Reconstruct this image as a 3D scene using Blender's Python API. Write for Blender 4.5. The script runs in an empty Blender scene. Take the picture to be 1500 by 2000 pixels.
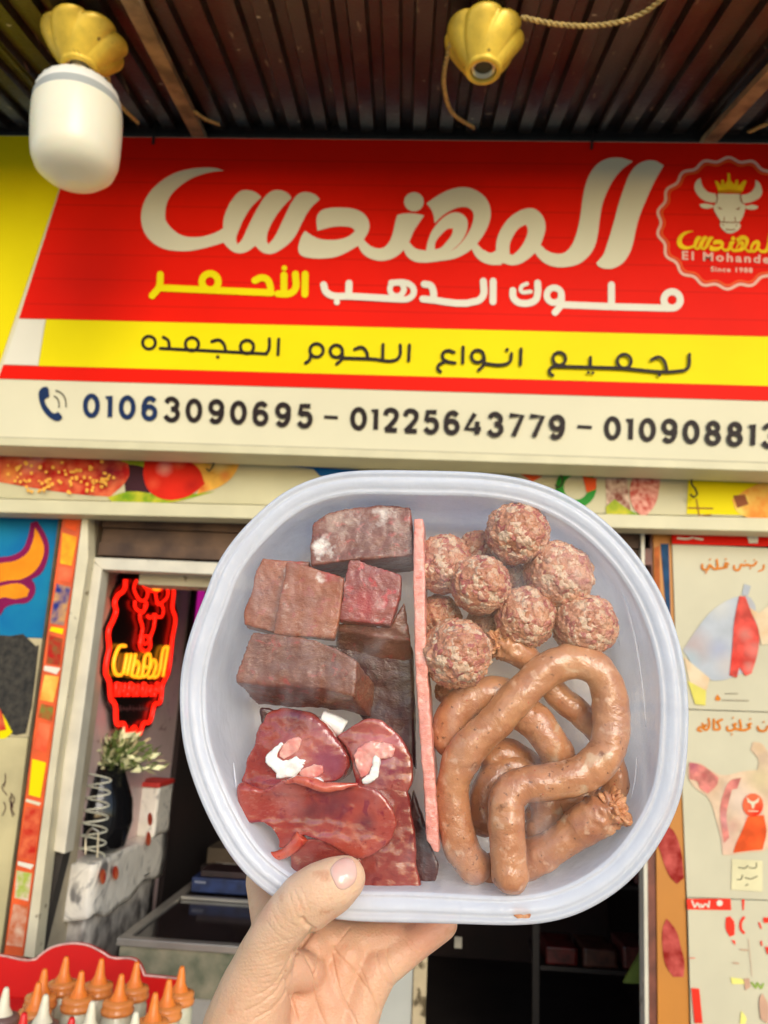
import bpy, bmesh, math, random
from mathutils import Vector, Matrix, noise
from mathutils.geometry import tessellate_polygon
random.seed(7)
scene = bpy.context.scene
COL = scene.collection
R = math.radians

# ------------------------------------------------------------------ camera
F = 1500.0                      # focal length in photograph pixels (1500 wide)
CAM = Vector((0, 0, 1.5))
cam_data = bpy.data.cameras.new('camera'); cam = bpy.data.objects.new('camera', cam_data)
COL.objects.link(cam); scene.camera = cam
CR = Matrix.Rotation(R(3.4), 3, 'Z') @ Matrix.Rotation(R(90 + 14.0), 3, 'X') @ Matrix.Rotation(R(3.0), 3, 'Z')
cam.matrix_world = Matrix.Translation(CAM) @ CR.to_4x4()
cam_data.sensor_fit = 'HORIZONTAL'; cam_data.sensor_width = 36; cam_data.lens = 36 * F / 1500
cam_data.clip_start = 0.02; cam_data.clip_end = 400
cam_data.dof.use_dof = True; cam_data.dof.focus_distance = 0.355; cam_data.dof.aperture_fstop = 24

# ------------------------------------------------------------------ world, sun, exposure
SUN_EL, SUN_AZ = R(22), R(160)          # azimuth clockwise from +Y: behind the camera, a bit to the left
world = bpy.data.worlds.new('World'); scene.world = world; world.use_nodes = True
wn = world.node_tree.nodes; wl = world.node_tree.links
sky = wn.new('ShaderNodeTexSky'); sky.sky_type = 'NISHITA'; sky.sun_disc = False
sky.sun_elevation = SUN_EL; sky.sun_rotation = SUN_AZ; sky.dust_density = 1.0; sky.air_density = 1.0
wl.new(sky.outputs[0], wn['Background'].inputs[0]); wn['Background'].inputs[1].default_value = 0.15
sd = bpy.data.lights.new('sun', 'SUN'); sun = bpy.data.objects.new('sun', sd); COL.objects.link(sun)
sd.energy = 0.9; sd.angle = R(30); sd.color = (1.0, 0.96, 0.88)
sdir = Vector((math.sin(SUN_AZ) * math.cos(SUN_EL), math.cos(SUN_AZ) * math.cos(SUN_EL), math.sin(SUN_EL)))
sun.rotation_euler = sdir.to_track_quat('Z', 'Y').to_euler()
scene.view_settings.view_transform = 'Standard'; scene.view_settings.look = 'None'
scene.view_settings.gamma = 1; scene.view_settings.exposure = 0.58
scene.cycles.max_bounces = 10; scene.cycles.transparent_max_bounces = 12

# ------------------------------------------------------------------ pixel rays onto real planes
def ray(px, py): return CR @ Vector(((px - 750) / F, (1000 - py) / F, -1.0))
def PY(px, py, Y):                       # the point on the plane y = Y seen at a pixel
    d = ray(px, py); return CAM + d * (Y / d.y)
def PXX(px, py, X):
    d = ray(px, py); return CAM + d * (X / d.x)
def PZ(px, py, Z):
    d = ray(px, py); return CAM + d * ((Z - CAM.z) / d.z)

# ------------------------------------------------------------------ materials
def M(name, col, rough=.5, var=.12, vs=8, bump=0.0, bs=60, metal=0, spec=.5, sss=0, coat=0, emit=0, col2=None, detail=5, alpha=None, noise_lo=.35, noise_hi=.65):
    m = bpy.data.materials.new(name); m.use_nodes = True
    if name.startswith(('print_', 'sticker_', 'paint_', 'painted_', 'poster_')): spec = min(spec, .1)
    n = m.node_tree.nodes; l = m.node_tree.links; b = n['Principled BSDF']
    b.inputs['Roughness'].default_value = rough; b.inputs['Metallic'].default_value = metal
    b.inputs['Specular IOR Level'].default_value = spec; b.inputs['Coat Weight'].default_value = coat
    b.inputs['Coat Roughness'].default_value = .12
    tc = n.new('ShaderNodeTexCoord')
    c = Vector(col)
    if col2 is None: a0 = c * (1 - var); a1 = c * (1 + var)
    else: a0 = c; a1 = Vector(col2)
    nz = n.new('ShaderNodeTexNoise'); nz.inputs['Scale'].default_value = vs; nz.inputs['Detail'].default_value = detail
    l.new(tc.outputs['Object'], nz.inputs['Vector'])
    cr = n.new('ShaderNodeValToRGB'); l.new(nz.outputs['Fac'], cr.inputs[0])
    cr.color_ramp.elements[0].position = noise_lo; cr.color_ramp.elements[1].position = noise_hi
    cr.color_ramp.elements[0].color = (*[min(1, max(0, x)) for x in a0], 1)
    cr.color_ramp.elements[1].color = (*[min(1, max(0, x)) for x in a1], 1)
    l.new(cr.outputs[0], b.inputs['Base Color'])
    m['ramp'] = cr.name
    if bump:
        n2 = n.new('ShaderNodeTexNoise'); n2.inputs['Scale'].default_value = bs; n2.inputs['Detail'].default_value = 6
        l.new(tc.outputs['Object'], n2.inputs['Vector'])
        bp = n.new('ShaderNodeBump'); bp.inputs['Strength'].default_value = 1; bp.inputs['Distance'].default_value = bump
        l.new(n2.outputs['Fac'], bp.inputs['Height']); l.new(bp.outputs[0], b.inputs['Normal'])
    if sss:
        b.inputs['Subsurface Weight'].default_value = sss; b.inputs['Subsurface Scale'].default_value = .004
        b.inputs['Subsurface Radius'].default_value = (1, .35, .2)
    if emit:
        b.inputs['Emission Color'].default_value = (*col, 1); b.inputs['Emission Strength'].default_value = emit
    return m
def nd(m, t, **kw):
    x = m.node_tree.nodes.new(t)
    for k, v in kw.items():
        if k in x.inputs.keys(): x.inputs[k].default_value = v
        else: setattr(x, k, v)
    return x
def layer(m, maskout, col):              # mixes a colour over the base colour where the mask is 1
    l = m.node_tree.links; b = m.node_tree.nodes['Principled BSDF']
    prev = b.inputs['Base Color'].links[0].from_socket
    mx = nd(m, 'ShaderNodeMixRGB'); l.new(prev, mx.inputs[1]); mx.inputs[2].default_value = (*col, 1)
    l.new(maskout, mx.inputs[0]); l.new(mx.outputs[0], b.inputs['Base Color'])
def ncoord(m): return nd(m, 'ShaderNodeTexCoord').outputs['Object']
def nramp(m, src, lo, hi, inv=False):
    r = nd(m, 'ShaderNodeMapRange'); m.node_tree.links.new(src, r.inputs[0])
    r.inputs[1].default_value = lo; r.inputs[2].default_value = hi
    r.inputs[3].default_value = 1 if inv else 0; r.inputs[4].default_value = 0 if inv else 1
    return r.outputs[0]
def nmap(m, scale):
    mp = nd(m, 'ShaderNodeMapping'); mp.inputs['Scale'].default_value = scale
    m.node_tree.links.new(ncoord(m), mp.inputs[0]); return mp.outputs[0]
def nnoise(m, scale, det=5, vec=None, dist=0):
    z = nd(m, 'ShaderNodeTexNoise'); z.inputs['Scale'].default_value = scale; z.inputs['Detail'].default_value = det
    z.inputs['Distortion'].default_value = dist
    m.node_tree.links.new(vec or ncoord(m), z.inputs['Vector']); return z.outputs['Fac']
def nvor(m, scale, out='Distance', vec=None, feat='F1'):
    z = nd(m, 'ShaderNodeTexVoronoi'); z.feature = feat; z.inputs['Scale'].default_value = scale
    m.node_tree.links.new(vec or ncoord(m), z.inputs['Vector']); return z.outputs[out]
def addbump(m, src, dist, strength=1):
    l = m.node_tree.links; b = m.node_tree.nodes['Principled BSDF']
    bp = nd(m, 'ShaderNodeBump'); bp.inputs['Distance'].default_value = dist; bp.inputs['Strength'].default_value = strength
    if b.inputs['Normal'].links: l.new(b.inputs['Normal'].links[0].from_socket, bp.inputs['Normal'])
    l.new(src, bp.inputs['Height']); l.new(bp.outputs[0], b.inputs['Normal']); l.new(bp.outputs[0], b.inputs['Coat Normal'])
def spot(m, c, r0, r1, col, strength=1, wob=.004, ns=120):       # a patch of another colour round a point of the object
    l = m.node_tree.links; d = nd(m, 'ShaderNodeVectorMath', operation='DISTANCE'); l.new(ncoord(m), d.inputs[0]); d.inputs[1].default_value = tuple(c)
    w = nd(m, 'ShaderNodeMath', operation='MULTIPLY_ADD'); l.new(nnoise(m, ns, 6), w.inputs[0]); w.inputs[1].default_value = wob * 4; w.inputs[2].default_value = -wob * 2
    s = nd(m, 'ShaderNodeMath', operation='ADD'); l.new(d.outputs['Value'], s.inputs[0]); l.new(w.outputs[0], s.inputs[1])
    k = nd(m, 'ShaderNodeMath', operation='MULTIPLY'); l.new(nramp(m, s.outputs[0], r0, r1, True), k.inputs[0]); k.inputs[1].default_value = strength
    layer(m, k.outputs[0], col)

# printed photographs: soft patches of ink colour on a print material, centred on photograph pixels of the print
def pspot(o, Y, lst):
    off = Vector(); q = o.parent
    while q is not None: off = off + q.location; q = q.parent
    for (px, py, r, col, st) in lst: spot(o.data.materials[0], PY(px, py, Y) - off, 0, r * Y / F * 1.3, col, st, .003, 60)
# ------------------------------------------------------------------ objects
def link(o, parent=None):
    COL.objects.link(o)
    if parent is not None: o.parent = parent
    return o
def mesh(name, verts, faces, mat, parent=None, smooth=False, mw=None, mats=None, fmat=None):
    me = bpy.data.meshes.new(name); me.from_pydata([tuple(v) for v in verts], [], faces)
    for mm in (mats or [mat]): me.materials.append(mm)
    if fmat: me.polygons.foreach_set('material_index', fmat)
    if smooth: me.polygons.foreach_set('use_smooth', [True] * len(me.polygons))
    me.update(); o = bpy.data.objects.new(name, me); link(o, parent)
    if mw is not None: o.matrix_world = mw
    return o
def tag(o, label, cat=None, group=None, kind=None):
    if label: o['label'] = label
    if cat: o['category'] = cat
    if group: o['group'] = group
    if kind: o['kind'] = kind
    return o
def thing(name, label, cat, loc=(0, 0, 0), group=None, mw=None):
    o = bpy.data.objects.new(name, None); link(o); o.empty_display_size = .05
    if mw is not None: o.matrix_world = mw
    else: o.location = loc
    return tag(o, label, cat, group)
def structure(name, *a, **k):
    o = mesh(name, *a, **k); o['kind'] = 'structure'; return o
def wmesh(name, verts, faces, mat, parent=None, smooth=False, **k):    # verts given in world space, parent at a pure translation
    off = Vector(); q = parent
    while q is not None: off = off + q.location; q = q.parent
    verts = [Vector(v) - off for v in verts]
    return mesh(name, verts, faces, mat, parent, smooth, **k)
def center_origin(o):
    me = o.data; n = len(me.vertices)
    c = sum((v.co for v in me.vertices), Vector()) / n
    me.transform(Matrix.Translation(-c)); o.location = o.location + c; return o

def box_vf(x0, x1, y0, y1, z0, z1):
    v = [(x, y, z) for x in (x0, x1) for y in (y0, y1) for z in (z0, z1)]
    f = [(0, 1, 3, 2), (4, 6, 7, 5), (0, 4, 5, 1), (2, 3, 7, 6), (0, 2, 6, 4), (1, 5, 7, 3)]
    return v, f
def box(name, x0, x1, y0, y1, z0, z1, mat, parent=None, bev=0, kind=None):
    v, f = box_vf(x0, x1, y0, y1, z0, z1)
    o = wmesh(name, v, f, mat, parent)
    if bev:
        b = o.modifiers.new('bevel', 'BEVEL'); b.width = bev; b.segments = 2
    if kind: o['kind'] = kind
    return o
class VF:                                 # collects several shapes of ONE object
    def __init__(s): s.v = []; s.f = []
    def add(s, v, f):
        k = len(s.v); s.v += [Vector(x) for x in v]; s.f += [tuple(i + k for i in q) for q in f]; return s
    def build(s, name, mat, parent=None, smooth=False): return wmesh(name, s.v, s.f, mat, parent, smooth)

def catmull(pts, closed=False, sub=5, corner=50):
    pts = [Vector(p) for p in pts]; n = len(pts); out = []
    def tan(i):
        if not closed and (i == 0 or i == n - 1): return None
        a, b, c = pts[(i - 1) % n], pts[i], pts[(i + 1) % n]
        u, w = b - a, c - b
        if u.length < 1e-9 or w.length < 1e-9 or u.angle(w) > R(corner): return None
        return (u.normalized() + w.normalized()).normalized()
    T = [tan(i) for i in range(n)]
    for i in range(n if closed else n - 1):
        p, q = pts[i], pts[(i + 1) % n]; d = q - p; L = d.length
        t0 = T[i] if T[i] is not None else d.normalized(); t1 = T[(i + 1) % n] if T[(i + 1) % n] is not None else d.normalized()
        for k in range(sub):
            s = k / sub; s2 = s * s; s3 = s2 * s
            out.append(p * (2 * s3 - 3 * s2 + 1) + t0 * L * (s3 - 2 * s2 + s) + q * (-2 * s3 + 3 * s2) + t1 * L * (s3 - s2))
    if not closed: out.append(pts[-1])
    return out

OFF = {}
class Print:  #                              # flat print on a vertical board: outlines in photograph pixels carried onto the board's own plane
    def __init__(s, proj): s.v = []; s.f = []; s.proj = proj; s.k = 0; s.starts = []
    def poly(s, pts, smooth=True, sub=4):
        pts = [Vector((p[0], p[1])) for p in pts]
        if smooth: pts = catmull(pts, True, sub)
        tri = tessellate_polygon([[Vector((p.x, p.y, 0)) for p in pts]])
        k = len(s.v); s.starts.append(k); o = s.k * .00025; s.k += 1
        s.v += [s.proj(p.x, p.y, o) for p in pts]
        for t in tri:
            a, b, c = [pts[i] for i in t]
            t = tuple(t)
            if (b - a).cross(c - a) > 0: t = t[::-1]
            s.f.append(tuple(i + k for i in t))
        return s
    def stroke(s, pts, w, smooth=True, cap=True, closed=False, w1=None):
        pts = [Vector((p[0], p[1])) for p in pts]
        if smooth: pts = catmull(pts, closed, 5, 100)
        n = len(pts); Lf = []; Rt = []
        for i in range(n):
            a = pts[(i - 1) % n] if (closed or i > 0) else pts[i]; b = pts[(i + 1) % n] if (closed or i < n - 1) else pts[i]
            t = (b - a)
            if t.length < 1e-9: t = Vector((1, 0))
            t.normalize(); nn = Vector((-t.y, t.x)); ww = w if w1 is None else w + (w1 - w) * i / (n - 1)
            Lf.append(pts[i] + nn * ww / 2); Rt.append(pts[i] - nn * ww / 2)
        k = len(s.v); s.starts.append(k); o = s.k * .00025; s.k += 1
        s.v += [s.proj(p.x, p.y, o) for p in Lf + Rt]
        m = n if closed else n - 1
        for i in range(m):
            j = (i + 1) % n; s.f.append((k + i, k + j, k + n + j, k + n + i))
        if cap and not closed:
            for (e, pr, sd_) in ((0, 1, 1), (n - 1, n - 2, -1)):
                t = (pts[e] - pts[pr]).normalized(); nn = Vector((-t.y, t.x))
                kk = len(s.v); r = (w if (w1 is None or e == 0) else w1) / 2
                arc = [pts[e] + nn * r * math.cos(a) + t * r * math.sin(a) for a in [math.pi * q / 6 for q in range(7)]]
                s.v += [s.proj(p.x, p.y, o) for p in arc]; s.f.append(tuple(range(kk, kk + 7)))
        return s
    def ring(s, c, r, w, ry=None, n=24):
        ry = ry or r
        return s.stroke([(c[0] + r * math.cos(2 * math.pi * i / n), c[1] + ry * math.sin(2 * math.pi * i / n)) for i in range(n)], w, smooth=False, closed=True)
    def dot(s, c, r, ry=None):
        ry = ry or r
        return s.poly([(c[0] + r * math.cos(2 * math.pi * i / 14), c[1] + ry * math.sin(2 * math.pi * i / 14)) for i in range(14)], smooth=False)
    def text(s, body, quad, bold=0.0, spacing=1.0):
        cu = bpy.data.curves.new('t', 'FONT'); cu.body = body; cu.offset = bold; cu.space_character = spacing; cu.resolution_u = 4
        ob = bpy.data.objects.new('t', cu); COL.objects.link(ob)
        dg = bpy.context.evaluated_depsgraph_get(); me = bpy.data.meshes.new_from_object(ob.evaluated_get(dg))
        xs = [v.co.x for v in me.vertices]; ys = [v.co.y for v in me.vertices]
        x0, x1, y0, y1 = min(xs), max(xs), min(ys), max(ys)
        TL, TR, BR, BL = [Vector(q) for q in quad]; k = len(s.v); s.starts.append(k); o = s.k * .00025; s.k += 1
        for v in me.vertices:
            u = (v.co.x - x0) / (x1 - x0); t = (v.co.y - y0) / (y1 - y0)
            p = (BL * (1 - u) + BR * u) * (1 - t) + (TL * (1 - u) + TR * u) * t
            s.v.append(s.proj(p.x, p.y, o))
        for f in me.polygons: s.f.append(tuple(i + k for i in f.vertices))
        bpy.data.objects.remove(ob); bpy.data.curves.remove(cu); bpy.data.meshes.remove(me)
        return s
    def build(s, name, mat, parent=None, gap=.012, stuff=False):     # pieces that lie apart become objects of their own
        if stuff:
            o = wmesh(name, s.v, s.f, mat, parent); o['kind'] = 'stuff'; return o
        st = sorted(set(s.starts)) + [len(s.v)]; pcs = [list(range(st[i], st[i + 1])) for i in range(len(st) - 1) if st[i + 1] > st[i]]
        bbs = [[min(s.v[i][a] for i in p) for a in range(3)] + [max(s.v[i][a] for i in p) for a in range(3)] for p in pcs]
        grp = list(range(len(pcs)))
        for i in range(len(pcs)):
            for j in range(i):
                if all(bbs[i][a] - gap < bbs[j][a + 3] and bbs[j][a] - gap < bbs[i][a + 3] for a in range(3)):
                    gi, gj = grp[i], grp[j]; grp = [gj if g == gi else g for g in grp]
        out = None
        for g in sorted(set(grp)):
            ids = [i for k, p in enumerate(pcs) if grp[k] == g for i in p]; mp = {i: k for k, i in enumerate(ids)}
            fs = [tuple(mp[i] for i in f) for f in s.f if f[0] in mp]
            o = wmesh(name, [s.v[i] for i in ids], fs, mat, parent); out = out or o
        return out
def on_y(Y, lift=.002): return lambda px, py, o=0: PY(px, py, Y - lift - o)
def on_x(X, lift=.002): return lambda px, py, o=0: PXX(px, py, X + lift + o)

def slabY(name, pts, Y, thick, mat, parent=None, bev=0):   # a board on plane y = Y: outline in pixels, real thickness going back
    f = [PY(x, y, Y) for x, y in pts]; n = len(f)
    v = f + [p + Vector((0, thick, 0)) for p in f]
    tri = tessellate_polygon([[Vector((p.x, p.z, 0)) for p in f]])
    fs = [tuple(t) for t in tri] + [tuple(i + n for i in t[::-1]) for t in tri]
    fs += [(i, (i + 1) % n, (i + 1) % n + n, i + n) for i in range(n)]
    o = wmesh(name, v, fs, mat, parent)
    bm = bmesh.new(); bm.from_mesh(o.data); bmesh.ops.recalc_face_normals(bm, faces=bm.faces)
    bmesh.ops.dissolve_limit(bm, angle_limit=.01, verts=bm.verts, edges=bm.edges); bm.to_mesh(o.data); bm.free()
    if bev:
        b = o.modifiers.new('bevel', 'BEVEL'); b.width = bev; b.segments = 2; b.limit_method = 'ANGLE'
    return o

def tube_vf(path, rad, sides=8, cap=True, twist=0):
    path = [Vector(p) for p in path]; n = len(path); v = []; f = []
    t = (path[1] - path[0]).normalized(); up = Vector((0, 0, 1)) if abs(t.z) < .9 else Vector((1, 0, 0))
    nn = t.cross(up).normalized()
    for i, p in enumerate(path):
        t2 = (path[min(i + 1, n - 1)] - path[max(i - 1, 0)]).normalized()
        nn = (nn - t2 * nn.dot(t2)).normalized(); bb = t2.cross(nn)
        r = rad(i / (n - 1)) if callable(rad) else rad
        for k in range(sides):
            a = 2 * math.pi * k / sides; v.append(p + (nn * math.cos(a) + bb * math.sin(a)) * r)
    for i in range(n - 1):
        for k in range(sides):
            f.append((i * sides + k, i * sides + (k + 1) % sides, (i + 1) * sides + (k + 1) % sides, (i + 1) * sides + k))
    if cap:
        f.append(tuple(range(sides))[::-1]); f.append(tuple((n - 1) * sides + k for k in range(sides)))
    return v, f
def lathe_vf(prof, seg=24, mod=None):       # prof: [(r, z)], open ends closed by the axis when r = 0
    v = []; f = []
    for i, (r, z) in enumerate(prof):
        for k in range(seg):
            a = 2 * math.pi * k / seg; rr = r * (mod(a, i / (len(prof) - 1)) if mod else 1)
            v.append((rr * math.cos(a), rr * math.sin(a), z))
    for i in range(len(prof) - 1):
        for k in range(seg):
            f.append((i * seg + k, i * seg + (k + 1) % seg, (i + 1) * seg + (k + 1) % seg, (i + 1) * seg + k))
    return v, f
# ================================================================== large structure
YS, YB, YW = 2.20, 2.33, 2.42           # sign face, food banner, shop wall
m_ground = M('ground', (.46, .43, .37), .9, .15, 1.5, .004, 30)
structure('ground', [(-60, -60, 0), (60, -60, 0), (60, 60, 0), (-60, 60, 0)], [(0, 1, 2, 3)], m_ground)
m_wallp = M('old_plaster', (.42, .36, .25), .85, .2, 6, .003, 40)
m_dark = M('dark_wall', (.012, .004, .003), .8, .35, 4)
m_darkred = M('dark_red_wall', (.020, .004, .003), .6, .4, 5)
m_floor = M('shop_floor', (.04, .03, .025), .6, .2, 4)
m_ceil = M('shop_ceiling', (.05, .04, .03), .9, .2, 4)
xL = PY(168, 1200, YW).x; xR = PY(1262, 1200, YW).x; zT = PY(700, 1016, YW).z
# the front wall is built as the pieces round the opening
box('wall_left', -4.5, xL - .02, YW + .04, YW + .24, 0, 3.35, m_wallp, kind='structure')
box('wall_right', xR + .03, 4.5, YW + .04, YW + .24, 0, 3.35, m_wallp, kind='structure')
box('wall_top', xL - .02, xR + .03, YW + .04, YW + .24, zT + .0, 3.35, m_wallp, kind='structure')
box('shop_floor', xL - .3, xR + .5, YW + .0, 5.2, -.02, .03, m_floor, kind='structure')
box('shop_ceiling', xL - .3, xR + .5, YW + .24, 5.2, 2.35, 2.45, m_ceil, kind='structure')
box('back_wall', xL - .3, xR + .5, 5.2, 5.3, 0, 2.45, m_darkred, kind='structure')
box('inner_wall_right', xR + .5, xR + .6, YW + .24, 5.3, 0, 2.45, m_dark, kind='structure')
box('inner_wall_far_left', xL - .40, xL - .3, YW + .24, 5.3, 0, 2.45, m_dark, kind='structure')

# ------------------------------------------------------------------ awning roof
rv = ray(785, 985).normalized()
P0 = Vector((0, 2.26, PY(750, 262, 2.20).z + .03))
def roofpt(s, t, h=0):                     # s along the wall, t metres up the slope from the sign (negative = towards the street)
    p = P0 + Vector((s, 0, 0)) + Vector((rv.x / rv.y, 1, rv.z / rv.y)) * t; p.z += h; return p
roof_n = Vector((1, 0, 0)).cross(Vector((rv.x / rv.y, 1, rv.z / rv.y))).normalized()
def roof_hit(px, py, h=0):
    d = ray(px, py); p0 = P0 + Vector((0, 0, h)); return CAM + d * ((p0 - CAM).dot(roof_n) / d.dot(roof_n))
m_roof = M('corrugated_iron', (.009, .006, .0045), .32, .6, 9, .0015, 90, metal=.0, spec=.7, col2=(.030, .020, .013))
v1 = nmap(m_roof, (60, 2.2, 60)); layer(m_roof, nramp(m_roof, nnoise(m_roof, 1.0, 6, v1), .66, .74), (.24, .20, .13))
v2 = nmap(m_roof, (14, 30, 14)); layer(m_roof, nramp(m_roof, nnoise(m_roof, 2.0, 3, v2), .72, .76), (.45, .42, .30))
awning = thing('awning', 'dark brown corrugated iron awning sloping down over the shop sign', 'awning', tuple(roofpt(0, 0)))
pitch = .088
prof = [(0, 0), (.30, 0), (.40, 1), (.72, 1), (.82, 0)]
def sheet(s0, nrib, lift):
    v = []; f = []; cols = []
    for k in range(nrib):
        for (u, h) in prof: cols.append((s0 + (k + u) * pitch, h * .022))
    cols.append((s0 + nrib * pitch, 0))
    ts = [-.77 + i * .075 for i in range(13)]
    for th in (0, .0015):
        for (x, h) in cols:
            for t in ts: v.append(roofpt(x, t, h + lift + th + .002 * math.sin(t * 7 + x * 3)))
    nt = len(ts); nc = len(cols); N = nc * nt
    for i in range(nc - 1):
        for j in range(nt - 1):
            a = i * nt + j; f.append((a, a + 1, a + nt + 1, a + nt)); f.append((N + a, N + a + nt, N + a + nt + 1, N + a + 1))
    wmesh('roof_sheet', v, f, m_roof, awning)
for i, (s0, n, l) in enumerate([(-2.25, 11, 0.0), (-1.30, 11, .004), (-.35, 10, 0.0), (.51, 10, .004), (1.37, 10, 0.0)]): sheet(s0, n, l)
m_batten = M('weathered_wood', (.26, .17, .075), .8, .45, 12, .002, 60)
def batten(a, b, w, par):
    A = roof_hit(*a, -.012); B = roof_hit(*b, -.012); ax = (B - A)
    A = A - ax * .28; B = B + ax * .12
    v, f = box_vf(-w / 2, w / 2, 0, (B - A).length, -.022, 0); q = (B - A).to_track_quat('Y', 'Z').to_matrix()
    wmesh('roof_batten', [A + q @ Vector(p) for p in v], f, m_batten, par)
batten((262, 0), (386, 250), .045, awning); batten((1492, 150), (1378, 275), .045, awning)
m_black = M('black_paint', (.012, .011, .010), .45, .3, 10)
beam = box('steel_beam', -2.6, 2.6, YS + .012, YS + .06, PY(750, 262, YS).z + .004, PY(750, 236, YS).z + .01, m_black)
tag(beam, 'thin black steel beam running above the red sign under the awning', 'beam')

# ------------------------------------------------------------------ shop sign
m_red = M('print_red', (.76, .010, .002), .50, .05, 3, spec=.07)
vv = nmap(m_red, (.25, 1, 20)); wv = nd(m_red, 'ShaderNodeTexWave', wave_type='BANDS', bands_direction='Z'); wv.inputs['Scale'].default_value = .31; wv.inputs['Distortion'].default_value = .25
wv.inputs['Detail'].default_value = 2; m_red.node_tree.links.new(nmap(m_red, (1, 1, 11)), wv.inputs[0])
layer(m_red, nramp(m_red, wv.outputs['Fac'], .006, .0), (.56, .008, .002))
m_yel = M('print_yellow', (.80, .66, .003), .50, .04, 3, spec=.07)
m_cream = M('print_cream', (.68, .63, .43), .50, .03, 3, spec=.1)
m_white = M('print_white', (.74, .70, .56), .450, .03, 3, spec=.1)
m_ink = M('print_black', (.022, .014, .012), .450, .1, 5)
m_navy = M('print_navy', (.012, .028, .085), .450, .1, 5)
m_pink = M('print_pale_pink', (.80, .45, .33), .450, .05, 5)
m_orng = M('print_orange', (.80, .10, .02), .450, .05, 5)
m_gold = M('print_gold', (.85, .55, .01), .450, .1, 30)
m_frame = M('sign_frame_paint', (.60, .55, .34), .5, .06, 8)
zt = PY(750, 272, YS).z; zb = PY(750, 880, YS).z
sign = thing('shop_sign', 'wide red, yellow and cream shop sign with large Arabic lettering above the doorway', 'sign', (0, YS, zb))
box('sign_panel', -2.4, 2.4, YS, YS + .10, zb, zt, m_cream, sign)
def sp(name, pts, mat, lift):
    pr = Print(on_y(YS, lift)); pr.poly(pts, smooth=False); return pr.build(name, mat, sign)
Xl, Xr = -700, 1900
def ly(a, b, x): return a[1] + (b[1] - a[1]) * (x - a[0]) / (b[0] - a[0])
def band(name, t0, t1, b0, b1, xa, xb, mat, lift):      # band between two straight edges
    return sp(name, [(xa[0], ly(t0, t1, xa[0])), (xb, ly(t0, t1, xb)), (xb, ly(b0, b1, xb)), (xa[1], ly(b0, b1, xa[1]))], mat, lift)
zt_l = lambda x: None
T0, T1 = None, None
def edge_px(z, xs=(0, 1500)):               # pixel line of a horizontal on the sign plane
    out = []
    for xw in (-1.0, 1.0):
        p = CR.transposed() @ (Vector((xw, YS, z)) - CAM); out.append((750 + F * p.x / -p.z, 1000 - F * p.y / -p.z))
    return out
top = edge_px(zt - .002); seam_z = PY(750, 884, YS).z
e = lambda y: edge_px(PY(750, y, YS).z)
sp('red_field', [(150, ly(*top, 150)), (Xr, ly(*top, Xr)), (Xr, ly(*e(639), Xr)), (37, ly(*e(639), 37))], m_red, .002)
sp('yellow_field', [(-900, ly(*top, -900)), (150, ly(*top, 150)), (-3, ly(*e(734), -3) + 3), (-900, ly(*e(734), -900))], m_yel, .002)
sp('white_tab', [(37, ly(*e(640), 37)), (88, ly(*e(640), 88)), (74, ly(*e(732), 74)), (6, ly(*e(732), 6))], m_white, .003)
sp('yellow_band', [(90, ly(*e(639.5), 90)), (Xr, ly(*e(639.5), Xr)), (Xr, ly(*e(733), Xr)), (75, ly(*e(733), 75))], m_yel, .003)
sp('red_stripe', [(6, ly(*e(733.5), 6)), (Xr, ly(*e(733.5), Xr)), (Xr, ly(*e(761), Xr)), (-3, ly(*e(761), -3))], m_red, .003)
m_seam = M('seam_line', (.35, .31, .22), .6)
sp('panel_seam', [(Xl, ly(*e(878), Xl)), (Xr, ly(*e(878), Xr)), (Xr, ly(*e(880), Xr)), (Xl, ly(*e(880), Xl))], m_seam, .002)
# bottom trim of the sign: a shallow rail standing a little proud
box('bottom_trim', -2.4, 2.4, YS - .010, YS + .104, PY(750, 897, YS).z, PY(750, 881, YS).z, m_frame, sign, bev=.003)
box('side_backing', -2.4, 2.4, YS + .102, YS + .128, zb + .03, zt - .03, m_frame, sign)

def sc(ox, oy, k, pts): return [(ox + x / k, oy + y / k) for x, y in pts]
L1 = sc(260, 300, 3.75, [(668,125),(600,105),(500,103),(400,115),(300,145),(200,205),(120,285),(75,370),(58,470),(75,560),(130,640),(220,695),(320,713),(420,712),(530,690),(662,652),(700,695),(740,722),(790,730),(840,715),(895,675),(930,710),(970,732),(1020,733),(1080,705),(1150,650),(1190,600),(1240,500),(1300,400),(1368,335),(1340,305),(1280,282),(1230,285),(1185,320),(1100,480),(1030,620),(990,665),(980,640),(985,580),(1020,500),(1080,410),(1160,325),(1140,295),(1080,268),(1020,272),(970,310),(900,420),(830,560),(790,640),(762,665),(755,620),(775,560),(810,480),(860,400),(940,318),(900,285),(840,267),(790,272),(730,330),(690,400),(665,470),(657,550),(600,580),(520,605),(440,612),(360,600),(290,555),(240,490),(235,440),(245,370),(280,300),(340,240),(420,185),(510,150),(590,132)])
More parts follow.
